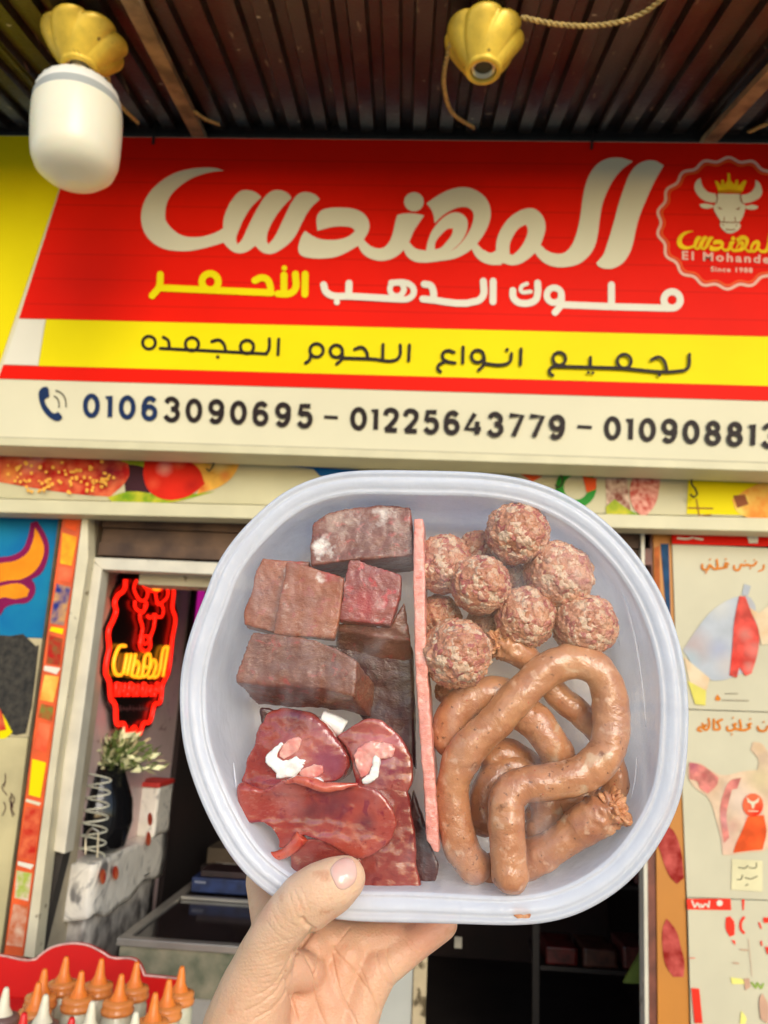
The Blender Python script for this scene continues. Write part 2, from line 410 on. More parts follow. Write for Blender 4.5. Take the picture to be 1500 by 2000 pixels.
L2 = sc(580, 300, 3.75, [(60,565),(110,600),(170,625),(240,632),(310,628),(380,605),(425,568),(405,545),(340,533),(260,537),(150,565),(143,500),(150,450),(180,415),(240,398),(330,395),(420,405),(490,440),(528,500),(527,560),(490,630),(530,670),(580,692),(630,690),(670,655),(700,590),(720,500),(735,450),(770,440),(860,438),(932,452),(900,500),(860,560),(822,650),(870,695),(945,710),(960,640),(985,575),(1030,510),(1090,455),(1150,430),(1205,440),(1245,480),(1250,540),(1230,600),(1190,660),(1130,710),(1075,735),(1150,700),(1210,645),(1260,570),(1290,490),(1290,430),(1250,395),(1200,392),(1130,415),(1060,460),(1008,512),(1000,450),(980,405),(948,365),(1010,320),(1090,275),(1180,248),(1260,250),(1340,285),(1400,350),(1420,430),(1410,500),(1370,590),(1320,660),(1370,710),(1420,727),(1455,712),(1500,815),(1430,815),(1370,800),(1310,755),(1280,700),(1230,735),(1150,770),(1060,785),(900,798),(840,780),(800,745),(783,705),(740,745),(670,778),(600,785),(530,765),(480,730),(447,675),(380,715),(290,755),(200,768),(100,765),(30,745),(10,710),(20,640),(38,595)])
L3 = sc(920, 290, 3.75, [(90,740),(140,765),(182,752),(185,690),(205,620),(260,530),(330,470),(400,440),(460,440),(510,475),(540,530),(545,590),(530,650),(510,705),(560,750),(620,770),(680,765),(730,720),(770,630),(800,500),(820,350),(850,230),(900,140),(960,90),(1030,68),(1110,70),(1185,95),(1110,150),(1050,220),(1000,310),(965,400),(945,500),(930,620),(905,720),(860,790),(790,845),(700,868),(620,868),(540,840),(490,795),(470,765),(410,815),(350,848),(290,855),(235,840),(160,853),(100,840)])
L4 = sc(920, 290, 3.75, [(918,838),(970,775),(1000,690),(1040,560),(1080,410),(1120,290),(1160,190),(1215,120),(1280,90),(1350,90),(1412,125),(1350,230),(1290,360),(1240,480),(1210,580),(1190,680),(1160,770),(1110,840),(1040,878),(970,878),(930,860)])
HOLE1 = sc(580, 300, 3.75, [(1010,700),(1015,650),(1060,590),(1110,550),(1143,550),(1135,590),(1095,645),(1050,690)])
HOLE2 = sc(920, 290, 3.75, [(283,770),(285,700),(310,640),(350,585),(400,557),(415,590),(400,660),(350,740),(305,780)])
def logo(mat, tf, lift, name, red_holes=True):
    pr = Print(on_y(YS, lift))
    for L in (L1, L2, L3, L4): pr.poly([tf(p) for p in L], sub=3)
    c = tf((808.5, 394)); q = tf((828, 375)); r = abs(q[0] - c[0])
    pr.dot(c, r, abs(q[1] - c[1])); main = pr.build(name, mat, sign, gap=.05)
    if red_holes:
        pr = Print(on_y(YS, lift + .0015)); pr.poly([tf(p) for p in HOLE1]); pr.poly([tf(p) for p in HOLE2]); pr.build('lettering_gap', m_red, main)
logo(m_cream, lambda p: p, .004, 'main_lettering')
# second line
A = lambda p: sc(800, 530, 2.727, p); B = lambda p: sc(280, 510, 2.778, p)
w = 13.5
pr = Print(on_y(YS, .004))
pr.ring(A([(1398,152)])[0], 16, w); pr.stroke(A([(1385,196),(1080,188),(820,178)]), w, False); pr.stroke(A([(1075,72),(1075,180)]), w, False)
pr.ring(A([(770,127)])[0], 14.5, 12.5); pr.stroke(A([(808,125),(810,178),(775,218)]), w, False)
pr.stroke(A([(550,102),(553,140),(580,165),(640,168),(672,150),(682,120),(682,62)]), w, True); pr.stroke(A([(625,66),(597,80),(594,106),(645,108)]), 8, True)
pr.stroke(A([(445,52),(444,162)]), w, False); pr.stroke(A([(393,52),(391,130),(360,158),(70,147)]), w, True); pr.stroke(A([(78,68),(112,76),(126,105),(128,148)]), w, True)
pr.ring(B([(1375,152)])[0], 13.5, 10.5); pr.stroke(B([(1345,118),(1425,118),(1462,142),(1466,175),(1440,203),(1370,207)]), 12, True); pr.stroke(B([(1410,130),(1420,155),(1405,185)]), 7, True)
pr.stroke(B([(978,128),(990,165),(1025,187),(1110,190),(1375,205)]), w, True); pr.stroke(B([(1116,120),(1114,185)]), w, False); pr.dot(B([(1050,222)])[0], 6)
pr.build('second_line_white', m_white, sign)
pr = Print(on_y(YS, .004))
pr.stroke(B([(878,70),(876,180)]), w, False); pr.stroke(B([(825,70),(824,150),(795,175),(730,177)]), w, True); pr.stroke(B([(763,75),(763,172)]), w, False); pr.dot(B([(765,38)])[0], 5.5)
pr.stroke(B([(605,105),(640,90),(672,100),(688,135),(690,172)]), w, True); pr.stroke(B([(695,172),(430,160),(100,145)]), w, False)
pr.ring(B([(362,112)])[0], 16, w); pr.stroke(B([(92,72),(86,138),(48,188)]), w, True)
pr.build('second_line_yellow', m_yel, sign)
C = lambda p: sc(260, 640, 2.679, p); D = lambda p: sc(820, 650, 2.679, p); w = 6.3
pr = Print(on_y(YS, .005))
pr.ring(C([(83,78)])[0], 12.5, w); pr.stroke(C([(158,50),(182,65),(190,105)]), w); pr.stroke(C([(142,108),(420,122),(698,137)]), w, False)
pr.ring(C([(308,86)])[0], 13, w); pr.stroke(C([(412,72),(450,64),(476,88),(484,124)]), w); pr.dot(C([(443,153)])[0], 3.6)
pr.ring(C([(596,100)])[0], 13, w); pr.stroke(C([(713,58),(710,115),(695,137)]), w); pr.stroke(C([(762,60),(758,140)]), w, False)
pr.ring(C([(960,118)])[0], 13, w); pr.stroke(C([(930,138),(922,170),(902,184)]), w); pr.ring(C([(1063,122)])[0], 12, w); pr.stroke(C([(1094,120),(1094,160),(1065,190)]), w)
pr.stroke(C([(1095,158),(1250,163),(1370,170),(1394,150),(1398,90)]), w); pr.stroke(C([(1160,112),(1198,102),(1222,128),(1228,160)]), w); pr.stroke(C([(1308,88),(1306,162)]), w, False); pr.stroke(C([(1446,90),(1442,172)]), w, False)
pr.stroke(D([(180,102),(150,92),(122,105),(120,130),(145,150),(185,157)]), w); pr.stroke(D([(128,152),(98,170),(95,190),(108,203)]), w); pr.stroke(D([(227,74),(225,157)]), w, False)
pr.ring(D([(303,122)])[0], 12, w); pr.stroke(D([(337,122),(335,165),(308,195)]), w); pr.stroke(D([(335,160),(440,166),(472,150),(480,108)]), w); pr.dot(D([(457,88)])[0], 3.6)
pr.stroke(D([(530,84),(527,166)]), w, False); pr.ring(D([(730,135)])[0], 12.5, w); pr.stroke(D([(705,170),(680,192),(682,212),(696,222)]), w)
pr.stroke(D([(700,174),(1040,184),(1370,198),(1402,185),(1411,112)]), w); pr.stroke(D([(893,128),(893,180)]), w, False); pr.dot(D([(882,208)])[0], 3.2); pr.dot(D([(905,209)])[0], 3.2)
pr.ring(D([(1070,148)])[0], 13.5, w); pr.stroke(D([(1213,140),(1250,126),(1278,145),(1292,190)]), w); pr.dot(D([(1253,220)])[0], 3.6)
pr.build('third_line', m_ink, sign)
# phone numbers
DIG = {  # centre lines in a unit box, y down
 '0': [('c', .5, .5, .40, .42)], '1': [('l', (.0, .16), (.62, .06), (.62, .95))],
 '2': [('s', (.10, .30), (.18, .12), (.48, .05), (.82, .16), (.84, .38), (.60, .62), (.12, .95)), ('l', (.08, .94), (.92, .94))],
 '3': [('s', (.12, .22), (.30, .07), (.60, .06), (.84, .24), (.74, .43), (.46, .48)), ('s', (.48, .48), (.80, .54), (.90, .74), (.68, .93), (.34, .94), (.08, .78))],
 '4': [('l', (.95, .74), (.06, .74), (.56, .06)), ('l', (.72, .40), (.72, .97))],
 '5': [('l', (.84, .07), (.24, .07), (.17, .48)), ('s', (.17, .48), (.40, .40), (.72, .43), (.88, .66), (.72, .90), (.40, .95), (.09, .80))],
 '6': [('c', .5, .68, .37, .26), ('s', (.15, .66), (.14, .38), (.32, .12), (.60, .06), (.84, .18))],
 '7': [('l', (.06, .07), (.92, .07), (.36, .97))],
 '8': [('c', .5, .27, .31, .21), ('c', .5, .71, .38, .24)],
 '9': [('c', .5, .32, .37, .26), ('s', (.85, .34), (.86, .62), (.68, .88), (.40, .94), (.16, .82))]}
def digit(pr, c, TL, TR, BL, BR, w=9.4):
    q = lambda x, y: tuple((BL * (1 - x) + BR * x) * y + (TL * (1 - x) + TR * x) * (1 - y))
    for t, *a in DIG[c]:
        if t == 'c':
            pr.stroke([q(a[0] + a[2] * math.cos(2 * math.pi * i / 28), a[1] + a[3] * math.sin(2 * math.pi * i / 28)) for i in range(28)], w, smooth=False, closed=True)
        elif t == 's': pr.stroke([q(*p_) for p_ in a], w, cap=False)
        else: pr.stroke([q(*p_) for p_ in a], w, smooth=False, cap=False)
DW = dict(zip('0123456789', (30, 13, 28, 30, 33, 29, 30, 29, 30, 30)))
def digits(body, quad, runs):
    TL, TR, BR, BL = [Vector(q) for q in quad]; W_ = sum(DW[c] for c in body); T_ = (TR - TL).length; g = (T_ - W_) / (len(body) - 1); x = 0; prs = [Print(on_y(YS, .004)) for _ in runs]; k = 0
    for i, c in enumerate(body):
        u0, u1 = x / T_, (x + DW[c]) / T_; x += DW[c] + g
        while i >= runs[k][0]: k += 1
        digit(prs[k], c, TL.lerp(TR, u0), TL.lerp(TR, u1), BL.lerp(BR, u0), BL.lerp(BR, u1))
    for p_, r_ in zip(prs, runs): p_.build('phone_number', r_[1], sign, gap=.05)
digits('01063090695', [(164,768.5),(611,790),(609,834.5),(163,814.5)], [(4, m_navy), (99, m_ink)])
digits('01225643779', [(686,795),(1104,812),(1102,857),(685,839)], [(99, m_ink)])
digits('010908813', [(1182,813),(1520,829),(1518,874),(1181,858)], [(99, m_ink)])
pr = Print(on_y(YS, .004)); pr.stroke([(633,814),(660,815.5)], 6, False, cap=False); pr.stroke([(1128,833),(1156,834.5)], 6, False, cap=False); pr.build('dash', m_ink, sign)
pr = Print(on_y(YS, .004))
pr.poly([(82,757),(91,755),(94,758),(96,775),(88,779),(87,783),(95,798),(103,806),(108,807),(113,804),(121,813),(121,817),(114,822),(104,820),(92,811),(82,797),(76,779),(76,765)])
pr.build('phone_icon', m_navy, sign)
pr = Print(on_y(YS, .005)); pr.stroke([(105,773),(111,777),(115,785),(115,796)], 2.2, cap=False); pr.stroke([(108,762),(119,767),(127,778),(129,795)], 2.2, cap=False); pr.build('phone_icon_wave', m_ink, sign)
# round badge
E = lambda p: sc(1270, 290, 6.522, p)
def scallop(r, amp, w, lift, mat, name):
    pts = []
    for i in range(180):
        a = 2 * math.pi * i / 180; rr = 1 + amp * math.cos(18 * a + 3.0)
        pts.append((1422 + r * rr * math.cos(a), 436 + r * .925 * rr * math.sin(a)))
    pr = Print(on_y(YS, lift)); pr.stroke(pts, w, smooth=False, closed=True); pr.build(name, mat, sign)
scallop(135, .030, 5.6, .004, m_pink, 'badge_edge'); scallop(127.5, .030, 4, .004, m_orng, 'badge_inner_edge')
pr = Print(on_y(YS, .004))
pr.poly(E([(640,375),(650,430),(680,500),(740,555),(830,575),(850,640),(840,690),(760,685),(680,660),(610,600),(570,530),(565,470),(590,410)]))
pr.poly(E([(1340,400),(1385,430),(1415,490),(1425,560),(1400,620),(1340,660),(1260,690),(1185,700),(1165,640),(1160,590),(1230,580),(1300,540),(1335,480)]))
pr.poly(E([(860,575),(1150,580),(1180,700),(1215,720),(1205,790),(1175,880),(1135,945),(1150,990),(1130,1030),(1090,1060),(1040,1080),(980,1075),(920,1030),(890,985),(895,930),(860,870),(820,800),(800,740),(840,690)]))
pr.poly(E([(630,710),(690,700),(800,720),(810,745),(760,762),(690,765),(640,740)])); pr.poly(E([(1210,735),(1300,715),(1375,735),(1370,755),(1320,780),(1220,770)]))
bh = pr.build('bull_head', m_cream, sign, gap=.03)
pr = Print(on_y(YS, .0055)); m_brn = M('print_brown', (.30, .09, .03), .50)
pr.poly(E([(860,740),(925,770),(880,775)]), smooth=False); pr.poly(E([(1148,745),(1085,775),(1130,780)]), smooth=False)
for q in ([(945,870),(940,930)], [(1080,870),(1085,930)], [(890,935),(1000,940),(1145,940)], [(920,965),(938,985)], [(1100,965),(1095,990)], [(960,1025),(1020,1035),(1080,1028)], [(850,580),(858,640),(840,700)], [(1150,585),(1150,640),(1175,700)]): pr.stroke(E(q), 1.5, cap=False)
pr.build('bull_features', m_brn, bh, gap=.012)
pr = Print(on_y(YS, .004)); pr.poly(E([(865,530),(820,415),(850,410),(900,470),(905,400),(935,400),(950,460),(985,400),(985,315),(1015,315),(1020,400),(1070,460),(1090,400),(1120,400),(1125,475),(1195,405),(1230,415),(1180,540),(1165,555),(1010,545),(865,555)]), smooth=False); crw = pr.build('crown', m_gold, sign)
pr = Print(on_y(YS, .005)); pr.poly(E([(868,535),(1010,522),(1170,540),(1165,572),(1010,560),(868,572)]), smooth=False); pr.build('crown_band', M('print_dark_gold', (.55, .22, .005), .50), crw)
logo(m_gold, lambda p: (1322 + (p[0] - 275) * .206, 451 + (p[1] - 327) * .222), .0045, 'badge_lettering')
pr = Print(on_y(YS, .004)); pr.text('El', [(1332,490),(1355,491.2),(1355,508.2),(1332,507)], .03, 1.4); pr.text('Mohandes', [(1373,492),(1519,499),(1518,515.5),(1373,509.5)], .03, 1.28); pr.build('badge_word', m_pink, sign, gap=.004); pr = Print(on_y(YS, .004)); pr.text('Since 1988', [(1388,520.5),(1470,523),(1470,533),(1388,530.5)], .03, 1.2); pr.build('badge_small_print', m_pink, sign, gap=.005)
# wire ties that hang the sign from the beam
for (x, y, dx) in ((302, 252, 4), (1158, 262, -3)):
    a = PY(x + dx, y - 14, YS - .004); b = PY(x - 1, y + 8, YS - .012); c = PY(x - 3, y + 30, YS - .003)
    v, f = tube_vf(catmull([a, b, c], sub=5), .0045, 6); o = wmesh('wire_tie', v, f, m_black)
    tag(o, 'thin black wire tie holding the %s' % ('left end of the sign near the bulb' if x < 700 else 'right half of the sign above the tall white letter'), 'wire tie', 'wire ties holding the sign')
    center_origin(o)

# ------------------------------------------------------------------ food banner under the sign
m_bannerb = M('banner_backing', (.54, .49, .28), .5, .08, 5)
m_meatp = M('print_meat', (.50, .012, .008), .450, 0, 26, col2=(.72, .16, .06)); m_tom = M('print_tomato', (.72, .03, .008), .4, 0, 9, col2=(.85, .20, .08))
m_leaf = M('print_leaf', (.16, .30, .01), .450, 0, 22, col2=(.55, .50, .03)); m_seed = M('print_seed', (.82, .42, .06), .450)
m_ora = M('print_warm', (.78, .22, .02), .450, 0, 14, col2=(.85, .62, .12)); m_dkr = M('print_dark', (.05, .015, .02), .450)
m_blu = M('print_blue', (.005, .16, .42), .450, 0, 7, col2=(.01, .09, .30)); m_green = M('print_green', (.03, .28, .03), .450)
banner = thing('food_banner', 'long cream banner printed with raw meat, tomato and herbs under the red sign', 'banner', (0, YB, PY(750, 1000, YB).z))
zb2 = PY(100, 975, YB).z; slabY('banner_panel', [(-900, 800), (2200, 915), (2200, 1028), (-900, 950)], YB, .05, m_bannerb, banner)
slabY('banner_trim', [(-900, 951), (2200, 1029), (2200, 1056), (-900, 978)], YB - .015, .075, m_frame, banner, bev=.003)
p = lambda lift=.002: Print(on_y(YB, lift))
q = p(); q.poly([(-60,880),(60,880),(180,884),(250,905),(252,930),(215,970),(150,965),(60,952),(-20,938),(-60,930)]); o = q.build('printed_meat', m_meatp, banner); m_meatp2 = m_meatp.copy(); o.data.materials[0] = m_meatp2; pspot(o, YB, [(60,905,22,(.75,.30,.20),.8),(95,925,16,(.30,.006,.004),.9),(20,925,20,(.78,.30,.05),.8),(215,920,30,(.12,.005,.02),.9),(160,900,18,(.70,.05,.02),.8),(-20,900,20,(.6,.4,.25),.8),(80,890,14,(.80,.45,.40),.7)])
q = p(.003); random.seed(3)
for i in range(95):
    a = random.random(); x = 20 + 205 * a + random.gauss(0, 8); y = 925 + 14 * a + random.gauss(0, 17)
    if y > 966: y = 960
    q.dot((x, y), random.uniform(2.2, 4))
q.build('printed_seeds', m_seed, banner, stuff=True)
q = p(.0015); q.poly([(170,884),(300,890),(300,918),(262,908),(180,905)]); q.poly([(210,972),(250,960),(330,968),(420,960),(330,982),(225,984)]); q.build('printed_herbs', m_leaf, banner)
q = p(.0012); q.poly([(240,905),(300,890),(330,960),(245,965)]); q.build('printed_shadow', m_dkr, banner)
q = p(.0035); q.poly([(282,900),(320,895),(360,898),(388,915),(400,945),(370,968),(325,976),(292,960),(280,930)]); o = q.build('printed_tomato', M('print_tomato_red', (.66,.02,.006), .5, .1, 9), banner); pspot(o, YB, [(322,915,16,(.88,.45,.35),.75),(300,945,14,(.80,.10,.04),.7),(375,950,16,(.40,.008,.004),.8),(350,905,14,(.80,.20,.08),.6)])
q = p(.0026); q.poly([(365,896),(470,902),(455,930),(430,950),(385,965),(390,930)]); o = q.build('printed_pepper', M('print_pepper', (.78,.40,.06), .5, .2, 14), banner); pspot(o, YB, [(430,905,20,(.86,.74,.30),.8),(395,955,14,(.55,.04,.01),.8),(440,930,12,(.70,.10,.03),.6),(400,900,10,(.75,.55,.05),.7)])
q = p(); q.poly([(540,908),(655,915),(700,918),(700,930),(625,930),(612,916)], smooth=False); q.build('printed_blue_corner', m_blu, banner)
q = p(); q.ring((1125, 952), 32, 16); q.build('printed_ring', m_green, banner); q = p(.003); q.poly([(1138,930),(1165,935),(1164,955),(1146,962)]); q.poly([(1015,925),(1060,930),(1040,940)]); q.build('printed_flag_red', m_orng, banner)
q = p(); q.poly([(1182,934),(1225,934),(1232,1000),(1186,1004)], smooth=False); q.build('printed_skewers', M('print_kofta', (.20, .03, .015), .50, 0, 40, col2=(.75, .55, .40)), banner)
q = p(.003); q.poly([(1235,934),(1290,936),(1280,985),(1258,1012),(1236,990),(1230,955)]); q.build('printed_raw_mince', M('print_mince', (.50, .08, .05), .50, 0, 60, col2=(.80, .40, .30)), banner)
q = p(.004); q.poly([(1183,990),(1200,975),(1228,995),(1255,1008),(1185,1008)]); q.build('printed_lettuce', m_leaf, banner)
q = p(); q.poly([(1344,938),(1800,956),(1800,1012),(1341,1004)], smooth=False); q.build('yellow_picture', m_yel, banner)
q = p(.003); q.poly([(1430,975),(1460,955),(1500,940),(1560,950),(1560,1012),(1480,1015),(1440,1000)]); q.build('printed_fries', m_ora, banner)
q = p(.0035); q.poly([(1432,968),(1455,966),(1462,985),(1440,992)]); q.stroke([(1344,992),(1392,993)], 2.5, False); q.stroke([(1360,975),(1366,1008),(1388,1005)], 2.5, False); q.stroke([(1345,1013),(1500,1014)], 2.5, False); q.build('printed_nuts', m_brn, banner)
m_hook = M('hook_metal', (.05, .045, .02), .4, .1, 10, metal=.6)
for pts, lab in (([(412,893),(417,900),(415,912),(408,920),(403,915)], 'small black wire hook hanging in front of the printed tomato'), ([(1092,924),(1098,935),(1096,948),(1088,953),(1085,946)], 'small black hook hanging over the green ring on the banner'), ([(1352,932),(1351,945),(1358,955),(1362,965),(1355,972),(1348,965)], 'small black hook hanging over the yellow picture at the right')):
    v, f = tube_vf(catmull([PY(x, y, YB - .03) for x, y in pts], sub=5), .003, 6); center_origin(tag(wmesh('meat_hook', v, f, m_hook), lab, 'hook', 'hooks under the sign'))

# ------------------------------------------------------------------ left side of the shop front
m_cpaint = M('cream_paint', (.62, .56, .38), .55, .12, 7, .001, 30); layer(m_cpaint, nramp(m_cpaint, nnoise(m_cpaint, 26, 6), .64, .70), (.16, .11, .05))
m_frameW = M('door_frame_paint', (.62, .58, .46), .45, .10, 9)
layer(m_frameW, nramp(m_frameW, nnoise(m_frameW, 14, 5), .66, .72), (.22, .17, .09))
m_bull = M('painted_board', (.005, .14, .34), .50, 0, 5, col2=(.01, .22, .36))
mural = thing('painted_board', 'blue board painted with an orange horn outlined in purple, at the left edge', 'painted board', tuple(PY(40, 1240, YW)))
slabY('board', [(-160,985),(118,1000),(84,1246),(-190,1236)], YW, .03, m_bull, mural)
m_pur = M('paint_purple', (.22, .008, .07), .50, .1); m_hornp = M('paint_horn', (.80, .26, .01), .50, .12, 12)
q = Print(on_y(YW)); G = lambda pts: sc(0, 980, 3, pts)
q.poly(G([(-80,345),(0,325),(70,315),(130,280),(165,200),(180,125),(215,112),(260,180),(285,250),(280,330),(240,420),(185,455),(205,490),(200,545),(160,590),(80,600),(30,620),(0,665),(-80,690)])); q.build('horn_outline', m_pur, mural)
q = Print(on_y(YW, .003)); q.poly(G([(-80,390),(0,360),(90,345),(160,300),(195,220),(205,150),(235,200),(258,270),(245,340),(200,410),(120,455),(60,460),(0,470),(-80,480)])); q.poly(G([(-80,520),(20,490),(120,480),(172,515),(160,555),(90,570),(20,560),(-80,600)])); q.build('horn', m_hornp, mural)
bb = thing('menu_board', 'dark scuffed blackboard with torn beige edges below the blue board', 'blackboard', tuple(PY(30, 1440, YW)))
slabY('beige_panel', [(-190,1237),(84,1247),(56,1440),(-215,1430)], YW + .001, .03, M('beige_board', (.52, .44, .25), .7, .2, 9), bb)
q = Print(on_y(YW)); q.poly([(-150,1228),(20,1242),(45,1238),(70,1262),(76,1260),(62,1380),(50,1432),(30,1436),(0,1425),(-160,1425)], smooth=False); q.build('black_paint_patch', M('board_black', (.010, .009, .007), .8, 0, 45, .001, 120, col2=(.05, .043, .03), detail=10), bb)
q = Print(on_y(YW, .003)); q.poly([(-20,1372),(0,1388),(24,1430),(10,1442),(-20,1440)]); q.build('yellow_scrap', m_yel, bb); q = Print(on_y(YW, .0045)); q.poly([(-20,1365),(0,1385),(12,1425),(-20,1432)]); q.build('red_scrap', m_meatp, bb)
low = slabY('beige_board', [(-215,1431),(55,1441),(0,1890),(-270,1880)], YW - .002, .03, M('scribbled_beige', (.50, .43, .22), .6, .12, 8)); center_origin(low)
tag(low, 'worn beige board with dark scribbles below the blackboard at the left edge', 'board')
q = Print(on_y(YW - .002)); random.seed(11)
for i in range(9):
    x = 4 + 38 * random.random(); y = 1510 + 70 * random.random(); q.stroke([(x, y), (x + random.uniform(-8, 8), y + 10), (x + random.uniform(-3, 8), y + 26)], 1.8)
q.poly([(14,1790),(24,1784),(31,1800),(29,1862),(12,1862),(8,1840)]); q.build('dark_scribble', m_dkr, low)
strip = thing('sticker_post', 'narrow post covered in orange, red and yellow printed stickers at the left', 'post', tuple(PY(60, 1700, YW - .03)))
slabY('post_board', [(124,1000),(160,1004),(45,1868),(8,1864)], YW - .03, .05, M('post_orange', (.70, .09, .01), .5, .2, 12), strip)
slabY('dark_edge', [(116,1000),(122,1000),(6,1864),(0,1864)], YW - .02, .04, M('dark_brown_edge', (.08, .055, .02), .7, .3, 20), strip)
def onstrip(y): t = (y - 1002) / 863; return 125 + (8 - 125) * t, 159 + (45 - 159) * t
segs = [(1012,1038,m_orng,'printed_label'),(1040,1105,M('sticker_yellow', (.82,.50,.02), .50, 0, 18, col2=(.80,.22,.02)),'printed_label'),(1140,1222,M('sticker_blue', (.02,.035,.20), .50, 0, 30, col2=(.55,.30,.12)),'printed_label'),(1240,1300,M('sticker_meat', (.45,.012,.01), .50, 0, 40, col2=(.25,.10,.03)),'printed_meat'),(1318,1372,m_ora,'printed_burger'),(1410,1470,m_tom,'printed_meat'),(1482,1558,m_yel,'printed_bag'),(1575,1680,m_meatp,'printed_meat'),(1700,1760,M('sticker_pale', (.75,.55,.45), .50, 0, 30, col2=(.35,.45,.05)),'printed_dish')]
random.seed(5)
segs += [(1104,1138,m_tom,'printed_burger'),(1224,1239,m_yel,'printed_label'),(1300,1317,m_white,'printed_label'),(1374,1408,M('sticker_green', (.45,.05,.02), .5, 0, 40, col2=(.20,.22,.04)),'printed_dish'),(1560,1574,m_cream,'printed_label'),(1682,1698,m_white,'printed_label'),(1765,1850,M('sticker_navy', (.55,.10,.02), .5, 0, 26, col2=(.70,.45,.30)),'printed_dish')]
for y0, y1, mt, nm in segs:
    a, b = onstrip(y0), onstrip(y1); j = lambda: random.uniform(0, 5)
    q = Print(on_y(YW - .03)); q.poly([(a[0] + 2 + j(), y0), (a[1] - 1 - j(), y0 + 4 + j()), (b[1] - 2 - j(), y1), (b[0] + 2 + j(), y1 - 4 - j())], smooth=False); q.build(nm, mt, strip)
post = slabY('cream_post', [(161,1006),(171,1008),(172,1090),(112,1480),(66,1872),(46,1868)], YW - .045, .06, m_cpaint, bev=.002); center_origin(post)
tag(post, 'chipped cream wooden post between the sticker post and the door frame', 'post')
frame = thing('door_frame', 'off-white wooden frame round the shop opening at the left', 'door frame', tuple(PY(150, 1650, YW)))
slabY('frame_upright', [(171,1090),(199,1110),(126,1668),(98,1660)], YW + .005, .06, m_frameW, frame, bev=.002)
slabY('frame_head', [(173,1088),(460,1100),(460,1124),(200,1112)], YW + .005, .06, m_frameW, frame, bev=.002)
slabY('frame_lower_upright', [(98,1662),(124,1668),(66,1900),(44,1900)], YW + .03, .05, M('dark_post', (.03, .025, .02), .7), frame)
lintel = thing('lintel', 'dark brown plank lintel above the shop opening, partly behind the container', 'lintel', tuple(PY(600, 1090, YW)))
m_pl = M('dark_plank', (.045, .022, .012), .7, .6, 9, .002, 40, col2=(.13, .07, .035))
for i, (y0, y1) in enumerate(((1010, 1037), (1038.5, 1066), (1067.5, 1092))):
    zz0, zz1 = PY(400, y1, YW).z, PY(400, y0, YW).z
    box('plank', xL + .01, xR + .02, YW + .012 * (i % 2), YW + .04, zz0, zz1, m_pl, lintel)
q = Print(on_y(YW - .004)); q.poly([(200,998),(275,1000),(276,1011),(225,1010)], smooth=False); q.poly([(460,1003),(560,1006),(560,1016),(480,1014)], smooth=False); q.build('red_paint_trace', m_orng, lintel)
inn = box('inner_beam', xL + .12, xL + 1.1, YW + .10, YW + .2, PY(300, 1142, YW + .1).z, PY(300, 1116, YW + .1).z, m_cpaint); center_origin(inn)
tag(inn, 'grimy cream beam behind the door frame head, above the neon sign', 'beam')

# ------------------------------------------------------------------ inside the shop, left: mauve marble wall with the neon sign
XW = PXX(205, 1300, PY(205, 1300, 2.72).x).x
m_mauve = M('mauve_marble', (.62, .46, .44), .35, .12, 3); layer(m_mauve, nramp(m_mauve, nnoise(m_mauve, 9, 4, None, 1.5), .62, .68), (.25, .13, .12))
box('inner_wall_left', XW - .06, XW, YW + .25, 3.62, 0, 2.36, m_mauve, kind='structure')
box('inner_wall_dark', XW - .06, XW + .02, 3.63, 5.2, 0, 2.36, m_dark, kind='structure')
neon = thing('neon_sign', 'glowing red neon bull sign with yellow script on a black board inside the shop', 'neon sign', tuple(PXX(275, 1300, XW + .03)))
N = lambda pts: sc(0, 980, 3, pts)
outl = N([(735,455),(730,510),(690,550),(672,590),(680,640),(660,700),(635,760),(640,860),(625,930),(620,1000),(640,1050),(650,1150),(675,1190),(685,1300),(725,1300),(750,1370),(785,1320),(815,1365),(840,1300),(880,1285),(905,1190),(940,1170),(950,1080),(985,1000),(1000,900),(1010,800),(1028,690),(1010,620),(1018,520),(990,455)])
def bd(t): c = Vector((277, 1290)); return [(c.x + (x - c.x) * t, c.y + (y - c.y) * t) for x, y in outl]
bo = [PXX(x, y, XW + .03) for x, y in bd(1.09)]; n = len(bo)
tri = tessellate_polygon([[Vector((p.y, p.z, 0)) for p in bo]])
wmesh('black_board', bo + [p - Vector((.012, 0, 0)) for p in bo], [tuple(t) for t in tri] + [tuple(i + n for i in t[::-1]) for t in tri] + [(i, (i + 1) % n, (i + 1) % n + n, i + n) for i in range(n)], M('acrylic_black', (.006, .006, .006), .2), neon)
m_nr = M('neon_red', (1, .012, .004), .4, 0, emit=1.1); m_ny = M('neon_yellow', (1, .33, .01), .4, 0, emit=1.1)
def ntube(name, pts, mat, r=.006, closed=False, smooth=True):
    P = [PXX(x, y, XW + .042) for x, y in pts]
    if closed: P.append(P[0])
    if smooth: P = catmull(P, False, 4, 110)
    v, f = tube_vf(P, r, 7); wmesh(name, v, f, mat, neon, True)
ntube('outline_tube', outl, m_nr, .0085, False)
ntube('horn_tube', N([(800,460),(785,500),(795,540),(830,580),(860,560),(865,520),(850,500)]), m_nr, .006)
ntube('horn_tube', N([(820,470),(850,500),(900,525),(930,520),(975,500),(985,540),(960,580),(925,600),(915,560),(912,535)]), m_nr, .006)
ntube('ear_tube', N([(790,580),(790,610),(815,640),(850,630),(860,600),(850,585)]), m_nr, .006); ntube('ear_tube', N([(925,590),(955,620),(955,660),(925,675),(900,660)]), m_nr, .006)
ntube('face_tube', N([(850,600),(845,640),(820,660),(835,740),(825,800),(820,840),(845,875),(880,850),(880,800),(900,740),(910,660),(880,680),(865,670)]), m_nr, .0065)
ntube('muzzle_tube', N([(835,790),(870,795),(872,825),(840,828),(835,795)]), m_nr, .0055)
